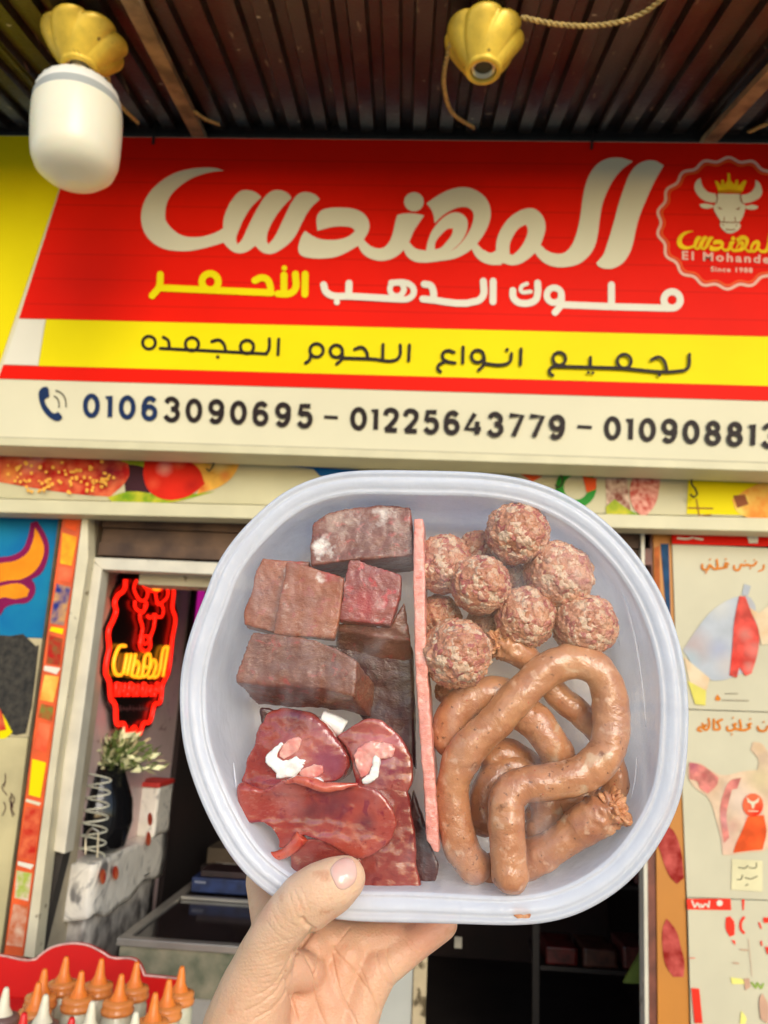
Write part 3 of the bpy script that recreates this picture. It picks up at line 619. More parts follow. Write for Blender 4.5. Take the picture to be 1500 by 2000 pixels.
ntube('crown_tube', N([(860,480),(890,465),(935,470),(935,505),(900,515),(915,495)]), m_ny, .007)
ntube('script_tube', N([(735,845),(700,850),(675,900),(665,960),(680,1010),(710,1015)]), m_ny, .0065)
for q in ([(745,890),(722,1010)], [(770,890),(745,1015)], [(795,890),(770,1015)], [(770,1015),(800,1020),(815,960),(800,935),(785,960)], [(800,1025),(830,1020),(845,930)], [(840,1025),(870,1000),(880,900),(850,910),(845,960),(865,970)], [(870,1030),(895,1020),(915,950),(895,930),(880,980)], [(905,1030),(930,1010),(960,860),(985,850)], [(955,1025),(985,850)]):
    ntube('script_tube', N(q), m_ny, .0062)
x = 680
for k in range(10):
    ntube('letter_tube', N([(x, 1060 + k * 2), (x - 4, 1140)]), m_nr, .006, smooth=False); ntube('letter_tube', N([(x, 1065 + (k % 3) * 22), (x + 17, 1070 + (k % 3) * 20), (x + 14, 1140 - (k % 2) * 20)]), m_nr, .0055); x += 26
q = Print(on_x(XW + .03)); 
for k in range(9): q.stroke(N([(705 + k * 19, 1195 + (k % 3) * 5), (708 + k * 19, 1225 - (k % 2) * 6)]), 2.2)
q.stroke(N([(700,1215),(870,1212)]), 2); q.build('small_grey_print', M('print_grey', (.14, .06, .06), .50), neon)
mag = box('magenta_tube', XW + .021, XW + .04, 3.66, 3.72, PXX(375, 1400, XW).z, PXX(375, 1128, XW).z, M('magenta_glow', (.45, .01, .25), .5, 0, emit=.5)); center_origin(mag)
tag(mag, 'magenta light strip on the inner wall to the right of the neon sign', 'light strip')
# marble-wrapped counter under the neon sign
m_marb = M('marble_vinyl', (.84, .80, .70), .35, .08, 4); layer(m_marb, nramp(m_marb, nnoise(m_marb, 7, 8, None, 3.5), .53, .70), (.20, .19, .18)); addbump(m_marb, nnoise(m_marb, 22, 3), .006)
cA = PY(183, 1690, 2.62); cx1 = cA.x; cz = cA.z; cx0 = PY(92, 1680, 2.62).x
yF = 3.36
counter = thing('marble_counter', 'narrow counter wrapped in crumpled marble vinyl below the neon sign', 'counter', (cx0, 2.62, 0))
zlo = PY(120, 1800, 2.62).z
def rough_box(name, x0, x1, y0, y1, z0, z1, mat, par, amp=.006, seed=1, wav=0):
    bm = bmesh.new(); bmesh.ops.create_cube(bm, size=1); bmesh.ops.subdivide_edges(bm, edges=bm.edges, cuts=9, use_grid_fill=True)
    for v in bm.verts:
        v.co = Vector((x0 + (v.co.x + .5) * (x1 - x0), y0 + (v.co.y + .5) * (y1 - y0), z0 + (v.co.z + .5) * (z1 - z0)))
        o = noise.noise_vector(v.co * 9 + Vector((seed, 0, 0))) * amp
        if wav and v.co.z < z0 + .02: v.co.z += wav * noise.noise(v.co * 7 + Vector((seed * 3, 0, 0)))
        v.co += o
    me = bpy.data.meshes.new('m'); bm.to_mesh(me); bm.free()
    o = wmesh(name, [v.co for v in me.vertices], [tuple(p.vertices) for p in me.polygons], mat, par, True); return o
rough_box('vinyl_cover', cx0, cx1, 2.62, yF, zlo, cz, m_marb, counter, .007, 2, .05)
rough_box('lower_body', cx0 + .02, cx1 - .02, 2.66, yF - .02, .05, zlo + .03, M('dark_marble', (.08, .07, .065), .4, .6, 14, .004, 20, col2=(.60,.56,.50)), counter, .006, 5)
hi = PXX(262, 1568, cx1).z
rough_box('raised_end', cx1 - .10, cx1 + .004, 3.18, yF + .004, cz - .002, hi + .03, m_marb, counter, .003, 8)
rough_box('red_cap', cx1 - .105, cx1 + .006, 3.17, yF + .008, hi + .028, hi + .045, M('red_cloth', (.55, .03, .02), .6), counter, .002, 9)
q = Print(on_x(cx1, .012)); 
for c, r, ry in (((201,1712),6,15),((226,1705),6,14),((293,1600),5,13),((290,1638),5,14)): q.dot(c, r, ry)
q.build('red_logo_print', m_meatp, counter)
tray = box('card_panel', XW + .02, XW + .03, 2.98, 3.2, cz - .0, cz + .30, m_mauve); center_origin(tray)
tag(tray, 'pale marbled panel standing behind the black vase on the counter', 'panel')
# vase, plant, spiral wire
vp = PY(192, 1648, 2.80); vz = cz + .002
vase = thing('plant_vase', 'round black vase holding a pale green artificial plant on the marble counter', 'vase', (vp.x - .03, 2.84, vz))
hv = PY(192, 1492, 2.84).z - vz
v, f = lathe_vf([(0, 0), (.075, 0), (.105, .02), (.120, .35 * hv), (.112, .6 * hv), (.082, .85 * hv), (.065, hv), (.055, hv), (.05, .8 * hv)], 28)
mesh('vase_body', v, f, M('vase_black', (.006, .006, .007), .12), vase, True)
random.seed(21); V1 = VF(); V2 = VF()
for i in range(520):
    a = random.uniform(0, 2 * math.pi); el = random.uniform(.1, 1.35); L = random.uniform(.05, .17)
    d = Vector((math.cos(a) * math.cos(el), math.sin(a) * math.cos(el) * .6, math.sin(el) * .9 - .12)) * L
    if d.x > 0: d.x *= 1.35
    c = Vector((vp.x - .02, 2.84, vz + hv * .97)) + d; t = (d.normalized() + Vector((random.gauss(0, .4), random.gauss(0, .4), random.gauss(0, .4)))).normalized()
    s_ = t.cross(Vector((random.gauss(0, 1), random.gauss(0, 1), random.gauss(0, 1)))).normalized(); l = random.uniform(.014, .030); wd = l * .38
    (V1 if random.random() < .55 else V2).add([c - t * l, c + s_ * wd, c + t * l, c - s_ * wd], [(0, 1, 2, 3)])
    if i % 4 == 0:
        vv_, ff_ = tube_vf([Vector((vp.x, 2.84, vz + hv * .9)), c], .0012, 3, False); V1.add(vv_, ff_)
V1.build('dark_leaves', M('leaf_dark', (.14, .20, .05), .6, .4, 30), vase)['kind'] = 'stuff'
V2.build('pale_leaves', M('leaf_pale', (.80, .80, .45), .6, .3, 30), vase)['kind'] = 'stuff'
sp_ = []
for i in range(150):
    t = i / 149; a = t * 2 * math.pi * 6.5; r = .050 - .012 * t
    sp_.append(Vector((vp.x + .015 + r * math.cos(a), 2.70 + r * math.sin(a) * .6, vz + .01 + (hv - .03) * t)))
v, f = tube_vf(sp_, .0028, 6); spi = wmesh('spiral_holder', v, f, M('white_wire', (.62, .62, .50), .35)); center_origin(spi); tag(spi, 'white spiral wire holder standing in front of the black vase', 'wire holder')
v, f = tube_vf(catmull([PY(x, y, 2.64) for x, y in ((167,1668),(170,1628),(180,1617),(192,1624),(190,1675))], sub=5), .0035, 6); o = wmesh('metal_clip', v, f, M('clip_metal', (.5, .48, .4), .3, metal=.8)); center_origin(o); tag(o, 'bent metal clip at the front edge of the marble counter', 'clip')
# chest freezer with glass lid
fr = PY(445, 1832, 2.75); fz = fr.z
fl = PZ(228, 1832, fz); fb = PZ(352, 1706, fz)
m_alu = M('aluminium', (.40, .38, .33), .35, .1, 10, metal=.6); m_fw = M('freezer_white', (.30, .29, .26), .4, .15, 5)
frz = thing('chest_freezer', 'chest freezer with a dark glass lid and aluminium edges inside the shop', 'freezer', (fl.x, fl.y, 0))
fx1 = fl.x + .80; fy0 = fl.y; fy1 = fl.y + 1.25; fx0 = fl.x
m_glassd = M('dark_glass', (.020, .014, .014), .10, .3, 4, spec=.6)
box('freezer_body', fx0, fx1, fy0 + .02, fy1, .03, fz - .16, m_fw, frz, bev=.006)
box('glass_lid', fx0 + .03, fx1 - .03, fy0 + .04, fy1 - .03, fz - .02, fz - .008, m_glassd, frz)
for k, a in enumerate(((fx0, fx1, fy0, fy0 + .035), (fx0, fx0 + .035, fy0 + .036, fy1), (fx1 - .035, fx1, fy0 + .036, fy1), (fx0 + .036, fx1 - .036, fy1 - .035, fy1))): box('lid_edge', *a, fz - .022, fz, m_alu, frz, bev=.002)
box('sliding_edge', fx0 + .04, fx1 - .04, fy0 + .55, fy0 + .575, fz - .006, fz + .004, m_alu, frz)
box('front_glass', fx0 + .01, fx1 - .01, fy0 + .012, fy0 + .018, fz - .158, fz - .024, M('green_glass', (.10, .12, .08), .12, .3, 12, col2=(.28, .26, .18)), frz)
bxp = PZ(372, 1745, fz); b0 = PZ(480, 1745, fz)
blu = thing('blue_box', 'low blue printed box lying on the far end of the freezer lid', 'box', (bxp.x, bxp.y, fz + .006))
box('box_body', bxp.x, bxp.x + .36, bxp.y, bxp.y + .16, fz + .006, fz + .06, M('box_blue', (.008, .02, .075), .5, .5, 20), blu, bev=.003)
box('box_lid', bxp.x + .03, bxp.x + .37, bxp.y + .01, bxp.y + .16, fz + .062, fz + .085, M('box_dark', (.02, .008, .008), .5, .4, 20), blu, bev=.003)
q = Print(on_y(bxp.y, .002)); q.stroke([(380,1722),(402,1724)], 4, False, cap=False); q.build('white_box_print', M('print_box_grey', (.2,.22,.28), .5), blu)
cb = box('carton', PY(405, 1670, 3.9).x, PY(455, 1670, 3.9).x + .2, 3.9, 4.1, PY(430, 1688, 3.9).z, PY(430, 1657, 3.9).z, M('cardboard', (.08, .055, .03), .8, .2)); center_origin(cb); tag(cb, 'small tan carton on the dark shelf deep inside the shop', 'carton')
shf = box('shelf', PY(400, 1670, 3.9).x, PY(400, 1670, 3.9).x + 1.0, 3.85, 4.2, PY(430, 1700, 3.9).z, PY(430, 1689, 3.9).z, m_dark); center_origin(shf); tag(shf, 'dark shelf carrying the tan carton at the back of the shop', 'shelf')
# middle post of the doorway, seen below the hand
mp = thing('doorway_post', 'grimy white post standing in the shop opening below the hand', 'post', tuple(PY(790, 1960, YW)))
xa = PY(772, 1950, YW).x; xb = PY(805, 1950, YW).x; xc = PY(832, 1950, YW).x
box('white_face', xa - .12, xb, YW - .01, YW + .06, .03, zT - .02, M('post_white', (.40, .41, .36), .5, .08, 6), mp, bev=.002)
m_grime = M('post_grime', (.42, .34, .20), .7, .2, 10, .002, 40); layer(m_grime, nramp(m_grime, nnoise(m_grime, 22, 5), .54, .62), (.08, .055, .02))
box('grimy_edge', xb + .001, xc, YW - .018, YW + .07, .03, zT - .02, m_grime, mp, bev=.003)
# dim packages in the dark right half of the shop
rack = thing('dark_rack', 'dark metal rack inside the shop behind the container', 'rack', (PY(1120, 1990, 3.3).x, 3.3, .03))
rx0, rx1 = PY(1040, 1990, 3.3).x, PY(1270, 1990, 3.3).x + .15
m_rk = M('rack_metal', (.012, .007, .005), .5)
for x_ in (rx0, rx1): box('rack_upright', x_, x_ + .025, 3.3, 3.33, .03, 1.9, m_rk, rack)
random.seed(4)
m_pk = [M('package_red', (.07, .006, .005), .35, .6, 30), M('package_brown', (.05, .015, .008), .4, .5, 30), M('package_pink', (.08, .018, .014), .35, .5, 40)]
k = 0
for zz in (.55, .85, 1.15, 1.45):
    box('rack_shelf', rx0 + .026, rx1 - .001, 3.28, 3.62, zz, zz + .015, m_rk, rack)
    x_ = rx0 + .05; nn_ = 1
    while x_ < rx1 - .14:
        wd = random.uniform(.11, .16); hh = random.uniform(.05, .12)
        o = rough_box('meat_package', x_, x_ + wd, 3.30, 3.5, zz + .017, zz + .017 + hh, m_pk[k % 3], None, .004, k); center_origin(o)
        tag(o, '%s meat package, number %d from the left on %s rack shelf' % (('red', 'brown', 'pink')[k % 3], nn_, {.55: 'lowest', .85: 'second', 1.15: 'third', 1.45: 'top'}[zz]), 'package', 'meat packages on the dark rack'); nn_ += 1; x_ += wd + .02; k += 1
q = PY(1245, 1862, 2.9)
lf = [PY(x, y, 2.62) for x, y in ((1218,1920),(1238,1885),(1252,1860),(1262,1850),(1268,1852),(1266,1922))]
lf = lf + [a + Vector((0, .012, .002)) for a in lf]
o = wmesh('green_pennant', lf, [(0, 1, 2, 3, 4, 5), (11, 10, 9, 8, 7, 6)] + [(i, (i + 1) % 6, (i + 1) % 6 + 6, i + 6) for i in range(6)], M('dull_green', (.09, .13, .015), .6, .4, 12)); center_origin(o); tag(o, 'dull green triangular pennant hanging inside the doorway at the right', 'pennant')
o = box('white_tag', PY(888, 1830, 3.1).x, PY(902, 1850, 3.1).x, 3.1, 3.105, PY(895, 1852, 3.1).z, PY(895, 1830, 3.1).z, M('tag_paper', (.25, .23, .18), .6, .3)); center_origin(o); tag(o, 'small pale tag hanging in the dark doorway beside the hand', 'tag')

# ------------------------------------------------------------------ right side: jamb, orange strip, posters
jamb = thing('door_jamb', 'worn white and brown door jamb at the right of the dark opening', 'door jamb', tuple(PY(1264, 1900, YW)))
slabY('white_edge', [(1252,1040),(1259,1040),(1270,2300),(1262,2300)], YW - .012, .05, m_frameW, jamb, bev=.001)
slabY('brown_face', [(1259.5,1040),(1274,1042),(1286,2300),(1270.5,2300)], YW, .04, M('jamb_brown', (.16, .045, .025), .5, .5, 16), jamb)
osp = thing('orange_strip', 'orange painted board with printed raw meat pictures left of the posters', 'board', tuple(PY(1300, 1900, YW)))
m_os = M('board_orange', (.50, .19, .02), .50, .10, 3)
slabY('board', [(1276,1042),(1316,1044),(1356,2300),(1288,2300)], YW - .006, .03, m_os, osp)
q = Print(on_y(YW - .006)); q.poly([(1278,1070),(1288,1066),(1290,1210),(1278,1140)], smooth=False); q.build('rusty_label', M('print_rust', (.40,.10,.02), .50, .3, 20), osp)
q = Print(on_y(YW - .006)); q.poly([(1290,1062),(1306,1062),(1310,1210),(1300,1180)], smooth=False); q.build('blue_label', M('print_deep_blue', (.01,.05,.12), .50, .3, 20), osp)
q = Print(on_y(YW - .006)); q.poly([(1300,1610),(1315,1622),(1330,1660),(1336,1715),(1322,1727),(1308,1712),(1290,1665),(1284,1640)]); q.poly([(1302,1794),(1312,1805),(1322,1820),(1330,1850),(1337,1880),(1335,1908),(1315,1908),(1300,1885),(1294,1850),(1295,1810)]); q.build('printed_meat', M('print_raw_meat', (.25,.012,.008), .50, 0, 30, col2=(.55,.10,.08)), osp)
m_paper = M('poster_paper', (.58, .54, .38), .5, .06, 4, .0008, 8)
m_lo = M('print_letter_orange', (.62, .18, .01), .50); m_pm = M('print_poster_meat', (.68, .06, .04), .50, 0, 22, col2=(.80, .42, .33)); m_bag = M('print_bag_blue', (.42, .50, .56), .50, 0, 12, col2=(.66, .60, .55))
m_sk = M('print_hand', (.66, .42, .22), .50, 0, 12, col2=(.72, .60, .40)); m_fat = M('print_fat', (.74, .50, .36), .50, 0, 20, col2=(.80, .66, .45)); m_pr = M('print_purple_meat', (.50, .03, .10), .50, 0, 30, col2=(.74, .30, .20))
H1 = lambda pts: sc(1180, 1020, 4.166, pts); H2 = lambda pts: sc(1180, 1480, 3.846, pts)
def poster(label, pts, yy):
    t = thing('poster', label, 'poster', tuple(PY(*pts[0], yy)), 'posters at the right of the doorway'); return slabY('paper', pts, yy, .004, m_paper, t)
top_b = thing('red_banner', 'narrow red banner with white writing above the lamb posters', 'banner', tuple(PY(1400, 1060, YW - .012)))
slabY('banner_sheet', [(1312,1040),(1345,1034),(1420,1014),(1800,1020),(1800,1075),(1313,1062)], YW - .02, .004, m_red, top_b)
q = Print(on_y(YW - .02)); 
for a in ([(765,70),(850,85),(900,60)], [(920,85),(1040,75),(1060,85)], [(1100,95),(1140,100)], [(600,130),(680,135),(720,125)], [(740,130),(800,140)]): q.stroke(H1(a), 4)
q.poly(H1([(1160,110),(1220,120),(1260,80),(1250,170),(1180,170)])); q.poly(H1([(1060,-10),(1160,50),(1280,10),(1300,-30),(1060,-30)])); q.build('white_writing', m_white, top_b)
p1 = poster('cream poster of a blue-gloved hand holding a red lamb cut, topmost of three', [(1313,1062),(1800,1085),(1800,1400),(1325,1384)], YW - .012)
q = Print(on_y(YW - .012)); w = 4.2
q.stroke(H1([(1300,350),(1295,380),(1255,400)]), w, w1=2.5); q.stroke(H1([(1240,325),(1215,352),(1185,352),(1165,345),(1140,352),(1115,345),(1105,375),(1085,390),(1060,380),(1058,355)]), w); q.dot(H1([(1222,308)])[0], 1.6); q.dot(H1([(1148,315)])[0], 1.6); q.dot(H1([(1190,375)])[0], 1.6)
q.stroke(H1([(1010,340),(990,330),(985,352),(1005,362),(960,372),(915,378)]), w); q.stroke(H1([(918,305),(915,378),(890,378)]), w); q.dot(H1([(990,300)])[0], 1.8); q.dot(H1([(862,302)])[0], 1.8)
q.stroke(H1([(880,365),(860,345),(850,360),(845,382),(815,385),(798,370),(800,345)]), w); q.dot(H1([(830,410)])[0], 1.8); q.build('orange_writing', m_lo, p1)
q = Print(on_y(YW - .0125)); q.poly(H1([(1110,600),(1190,610),(1230,680),(1200,1200),(900,1290),(780,1230),(640,1040),(760,860),(900,700)])); q.poly(H1([(1140,500),(1195,520),(1170,600),(1120,590)])); o = q.build('printed_glove', M('print_glove', (.44,.47,.50), .5, .12, 10), p1); pspot(o, YW, [(1352,1260,34,(.50,.30,.24),.6),(1400,1185,26,(.62,.60,.52),.8),(1402,1270,22,(.34,.36,.55),.6),(1345,1285,20,(.35,.52,.56),.7),(1420,1300,26,(.60,.50,.42),.7),(1455,1180,18,(.46,.36,.28),.6)])
q = Print(on_y(YW - .0135)); q.poly(H1([(650,1095),(860,1270),(830,1370),(740,1480),(700,1330)])); q.poly(H1([(1160,680),(1260,740),(1400,640),(1500,640),(1500,960),(1280,1000),(1240,820)])); q.build('printed_arm', m_sk, p1)
q = Print(on_y(YW - .0142)); q.poly(H1([(680,1290),(830,1370),(825,1490),(740,1480)]), smooth=False); q.build('printed_sleeve', M('print_sleeve', (.70, .62, .12), .50), p1)
q = Print(on_y(YW - .0150)); q.poly(H1([(1100,600),(1150,605),(1200,740),(1260,900),(1250,1060),(1200,1230),(1150,1250),(1100,1180),(1080,1265),(1020,1245),(1040,1050),(1060,800)])); o = q.build('printed_lamb_cut', M('print_lamb_red', (.62,.07,.05), .5, .25, 30), p1); pspot(o, YW, [(1452,1240,16,(.75,.38,.30),.7),(1432,1290,18,(.75,.02,.01),.8),(1468,1270,18,(.72,.30,.24),.8),(1445,1185,14,(.70,.12,.08),.8),(1460,1305,14,(.72,.45,.36),.7)])
q = Print(on_y(YW - .012)); q.stroke(H1([(985,1395),(1085,1395)]), 1.6); q.stroke(H1([(960,1447),(1175,1452)]), 1.8); q.build('small_black_writing', M('print_grey_ink', (.20, .17, .13), .50), p1)
q = Print(on_y(YW - .012)); q.poly(H1([(900,1435),(922,1400),(950,1435),(940,1452),(910,1452)])); q.build('orange_mark', m_lo, p1)
p2 = poster('cream poster of a whole skinned lamb with round red sticker, middle of three', [(1326,1386),(1800,1402),(1800,1768),(1342,1752)], YW - .012)
q = Print(on_y(YW - .012)); w = 4.4
q.stroke(H1([(850,1600),(855,1660),(830,1690),(800,1672),(775,1668),(760,1690),(790,1700)]), w); q.stroke(H1([(800,1640),(815,1665),(832,1650)]), w)
q.stroke(H1([(960,1605),(915,1625),(935,1650),(940,1680),(905,1688)]), w); q.stroke(H1([(893,1605),(893,1685)]), w)
q.stroke(H1([(1075,1640),(1050,1645),(1065,1670),(1035,1695),(1005,1690),(1002,1665)]), w); q.stroke(H1([(1105,1610),(1105,1685),(1075,1683)]), w); q.stroke(H1([(1195,1640),(1170,1645),(1190,1670),(1150,1690),(1110,1690)]), w)
q.stroke(H1([(1333,1660),(1310,1695),(1260,1690),(1250,1665)]), w); q.dot(H1([(1190,1600)])[0], 1.8); q.dot(H1([(1050,1590)])[0], 1.8); q.dot(H1([(1040,1725)])[0], 1.8); q.dot(H1([(1300,1625)])[0], 1.8); q.build('orange_writing', m_lo, p2)
q = Print(on_y(YW - .0125)); q.poly(H2([(640,30),(720,40),(800,90),(880,130),(1050,100),(1150,90),(1160,20),(1100,-60),(1120,-120),(1180,-110),(1260,0),(1330,60),(1330,600),(1200,700),(1100,710),(960,730),(890,730),(880,620),(850,500),(780,300),(700,240),(640,170),(625,90)])); o = q.build('printed_lamb', M('print_lamb_fat', (.66,.48,.32), .5, .15, 20), p2); pspot(o, YW, [(1440,1560,30,(.70,.56,.46),.8),(1410,1640,26,(.60,.34,.30),.7),(1480,1520,26,(.64,.54,.28),.8),(1385,1530,20,(.62,.36,.20),.7),(1465,1600,22,(.64,.40,.34),.7),(1478,1460,14,(.60,.40,.18),.8),(1430,1610,14,(.62,.20,.20),.6)])
q = Print(on_y(YW - .0135)); q.poly(H2([(640,35),(720,50),(800,100),(860,150),(850,200),(780,270),(720,230),(700,180),(640,160)])); q.poly(H2([(950,170),(1030,150),(1000,230),(960,240),(920,420),(940,600),(900,640),(870,400),(890,290)])); o = q.build('printed_forequarter', M('print_forequarter', (.60,.20,.16), .5, .3, 34), p2); pspot(o, YW, [(1350,1495,14,(.30,.03,.14),.8),(1372,1515,10,(.55,.03,.06),.8),(1375,1540,9,(.40,.02,.12),.8),(1435,1530,10,(.60,.06,.12),.7),(1415,1600,18,(.66,.36,.36),.7)])
q = Print(on_y(YW - .0142)); q.poly(H2([(1080,440),(1200,430),(1220,560),(1190,690),(1080,700),(970,715),(985,660),(1030,560)])); q.build('printed_leg', M('print_leg', (.80, .10, .02), .50, .25, 16), p2)
q = Print(on_y(YW - .0150)); q.dot(H2([(1118,355)])[0], 20.5, 23); q.build('round_red_sticker', m_tom, p2)
q = Print(on_y(YW - .0160)); q.poly(H2([(1070,290),(1095,320),(1118,328),(1140,320),(1165,295),(1155,335),(1135,345),(1125,380),(1112,380),(1100,345),(1078,335)])); q.stroke(H2([(1085,400),(1155,402)]), 2); q.build('sticker_emblem', m_cream, p2)
q = Print(on_y(YW - .0125)); q.poly(H2([(960,760),(1190,775),(1190,1005),(955,990)]), smooth=False); q.build('note_panel', M('print_note', (.70, .64, .38), .50), p2)
q = Print(on_y(YW - .0135)); 
for a in ([(1145,790),(1140,825),(1090,825)], [(1080,810),(1060,828),(1010,825)], [(1150,890),(1100,910),(1060,900)], [(1040,880),(1030,912),(1000,915)], [(1080,950),(1065,960)]): q.stroke(H2(a), 2)
q.build('note_writing', M('print_note_ink', (.12, .11, .07), .50), p2)
p3 = poster('white price poster with red numbers and flags, lowest of the three posters', [(1343,1754),(1800,1770),(1800,2300),(1358,2300)], YW - .014)
q = Print(on_y(YW - .014)); q.poly(H2([(620,1060),(950,1058),(955,1145),(625,1140)]), smooth=False); q.poly(H2([(1035,1065),(1055,1065),(1050,1145),(1040,1145)]), smooth=False)
q.poly(H2([(915,1200),(945,1190),(975,1230),(980,1330),(945,1345),(915,1290)])); q.stroke(H2([(1050,1200),(1030,1230),(1030,1290),(1050,1315)]), 5); q.poly(H2([(955,1370),(985,1375),(985,1410)]), smooth=False)
q.poly(H2([(1195,1200),(1330,1200),(1330,1240),(1200,1240)])); q.stroke(H2([(1165,1240),(1180,1280)]), 3); q.stroke(H2([(1180,1380),(1185,1410)]), 3); q.poly(H2([(1210,1420),(1330,1420),(1330,1480),(1225,1475)])); q.poly(H2([(655,1730),(715,1735),(740,1995),(680,1995)]), smooth=False); q.stroke(H2([(640,1505),(680,1505)]), 1.5); q.build('red_print', M('print_signal_red', (.80, .04, .02), .50), p3)
q = Print(on_y(YW - .016)); q.stroke(H2([(660,1075),(680,1125),(700,1090),(720,1125)]), 3); q.stroke(H2([(725,1100),(740,1125),(760,1100),(785,1125),(790,1080)]), 3); q.dot(H2([(868,1092)])[0], 6); q.build('white_print', m_white, p3)
q = Print(on_y(YW - .0145)); q.poly(H2([(950,1650),(1040,1660),(1060,1700),(960,1700)])); q.poly(H2([(1030,1900),(1070,1960),(1060,2000),(1020,2000)])); q.build('yellow_print', M('print_pale_yellow', (.80, .74, .20), .50), p3)
q = Print(on_y(YW - .0155)); q.poly(H2([(1050,1660),(1090,1655),(1100,1720),(1060,1750)])); q.stroke(H2([(1025,1440),(1080,1445)]), 2.5); q.stroke(H2([(1085,1360),(1110,1640)]), 1); q.stroke(H2([(970,1540),(1010,1545)]), 2.5); q.poly(H2([(1170,1800),(1190,1770),(1230,1850),(1230,2000),(1175,1960)])); q.build('brown_print', M('print_dusty', (.55, .33, .22), .50), p3)
q = Print(on_y(YW - .0145)); q.stroke(H2([(1110,1690),(1140,1730),(1150,1690),(1180,1735),(1195,1700)]), 4); q.build('green_print', M('print_lime', (.30, .42, .08), .50), p3)
# ================================================================== lamps and cables on the awning
m_brass = M('gold_plastic', (.74, .50, .05), .34, .25, 14, .0006, 60, metal=.15, spec=.5); layer(m_brass, nramp(m_brass, nnoise(m_brass, 55, 6), .66, .72), (.25, .14, .02))
m_sock = M('socket_metal', (.62, .58, .40), .3, .1, metal=.7); m_sockd = M('socket_inside', (.05, .04, .015), .6)
def holder(label, px, py, r, h, mat=m_brass):
    c = roof_hit(px, py, -.012) - Vector((0, 0, h + .03))
    t = thing('lamp_holder', label, 'lamp holder', tuple(c), 'fluted gold lamp holders on the awning')
    md = lambda a, u: (.84 + .22 * abs(math.sin(3.5 * (a + u * 1.5))) ** .5 * max(0, 1 - 1.35 * u)) + (.10 * u if u < .65 else .08)
    prof = [(.01, h), (r * .86, h * 1.0), (r * 1.0, h * .97), (r * 1.02, h * .90), (r * .93, h * .70), (r * .80, h * .48), (r * .66, h * .28), (r * .54, h * .12), (r * .49, h * .05), (r * .50, h * .01), (r * .47, -.003), (r * .36, -.003), (r * .34, .02), (r * .33, h * .5)]
    v, f = lathe_vf([tuple(p) for p in catmull([Vector((a_, b_)) for a_, b_ in prof], False, 3, 60)], 180, md); mesh('fluted_cup', v, f, mat, t, True)
    v, f = lathe_vf([(r * .30, .004), (r * .26, .003), (r * .26, h * .45), (0.0, h * .45)], 24); mesh('socket', v, f, m_sock, t, True)
    v, f = lathe_vf([(r * .22, .012), (0, .0121)], 20); mesh('socket_hole', v, f, m_sockd, t)
    v, f = lathe_vf([(0.0, h + .03), (r * .5, h + .03), (r * .55, h + .001), (0.0, h)], 20); mesh('mounting_block', v, f, m_batten, t)
    return t, c
t1, c1 = holder('fluted gold lamp holder with the big white bulb screwed in, top left', 170, 58, .108, .10)
t2, c2 = holder('fluted gold lamp holder with an empty socket, right of centre under the awning', 946, 50, .100, .112)
m_opal = M('opal_plastic', (.82, .77, .58), .28, .04, 6, sss=.3); m_bb = M('bulb_base_plastic', (.80, .77, .66), .35, .04, 6); m_slot = M('bulb_grey_band', (.40, .41, .37), .4, .1)
bulb = thing('light_bulb', 'big unlit white cylindrical bulb hanging from the left gold lamp holder', 'light bulb', tuple(c1))
Rb = .078; SB = 1.43
v, f = lathe_vf([(.0, .012), (.0165, .012), (.0165, -.016), (.021, -.025), (.035, -.030), (.055, -.038), (.069, -.052), (.0745, -.066), (.0755, -.074)], 48, lambda a, u: 1 + (.012 * math.cos(24 * a) if .45 < u < .9 else 0)); mesh('bulb_base', v, f, m_bb, bulb, True)
v, f = lathe_vf([(.0757, -.0735), (.0772, -.079), (.0776, -.090)], 48); mesh('grey_band', v, f, m_slot, bulb, True)
v, f = lathe_vf([(.0777, -.0903), (.0785, -.094), (Rb * 1.01, -.13), (Rb * .985, -.17), (Rb * .96, -.190), (Rb * .87, -.209), (Rb * .70, -.222), (Rb * .4, -.230), (0, -.232)], 48); mesh('bulb_diffuser', v, f, m_opal, bulb, True)
for o in bulb.children: o.rotation_euler = (R(2), R(-5), 0); o.scale = (SB, SB, SB)
m_cable = M('cable_gold', (.50, .34, .10), .5, .25, 60)
def cable(label, pts, r=.0035, pitch_=.03):
    path = catmull([Vector(p) for p in pts], False, 14)
    L = 0; V = VF(); n = len(path); ph = [0]
    for i in range(1, n): L += (path[i] - path[i - 1]).length; ph.append(L)
    for k in (0, math.pi):
        q = []
        for i, p in enumerate(path):
            t = (path[min(i + 1, n - 1)] - path[max(i - 1, 0)]).normalized(); a = t.cross(Vector((.3, .2, .93))).normalized(); b = t.cross(a)
            an = ph[i] / pitch_ * 2 * math.pi + k; q.append(p + (a * math.cos(an) + b * math.sin(an)) * r * .9)
        # denser sampling keeps the twist
        V.add(*tube_vf(catmull(q, False, 2, 170), r, 6))
    o = V.build('twisted_cable', m_cable, None, True); center_origin(o)
    return tag(o, label, 'cable', 'twisted gold cables under the awning')
def dens(pts, n=6):
    out = catmull(pts, False, n); return out
def rp(x, y, z=0): return roof_hit(x, y, -.02 - z)
cable('twisted gold cable running right from the empty lamp holder', dens([rp(1018, 34, .05), rp(1100, 49, .06), rp(1190, 47, .05), rp(1255, 26, .03), rp(1300, -8, .02)]))
cable('twisted gold cable hanging down from the empty lamp holder to the beam', dens([rp(880, 85, .05), rp(869, 130, .07), rp(868, 175, .06), rp(885, 222, .04), rp(926, 250, .01)]))
cable('twisted gold cable going down behind the big white bulb', dens([rp(208, 118, .05), rp(212, 160, .06), rp(235, 205, .04), rp(270, 240, .01)]))
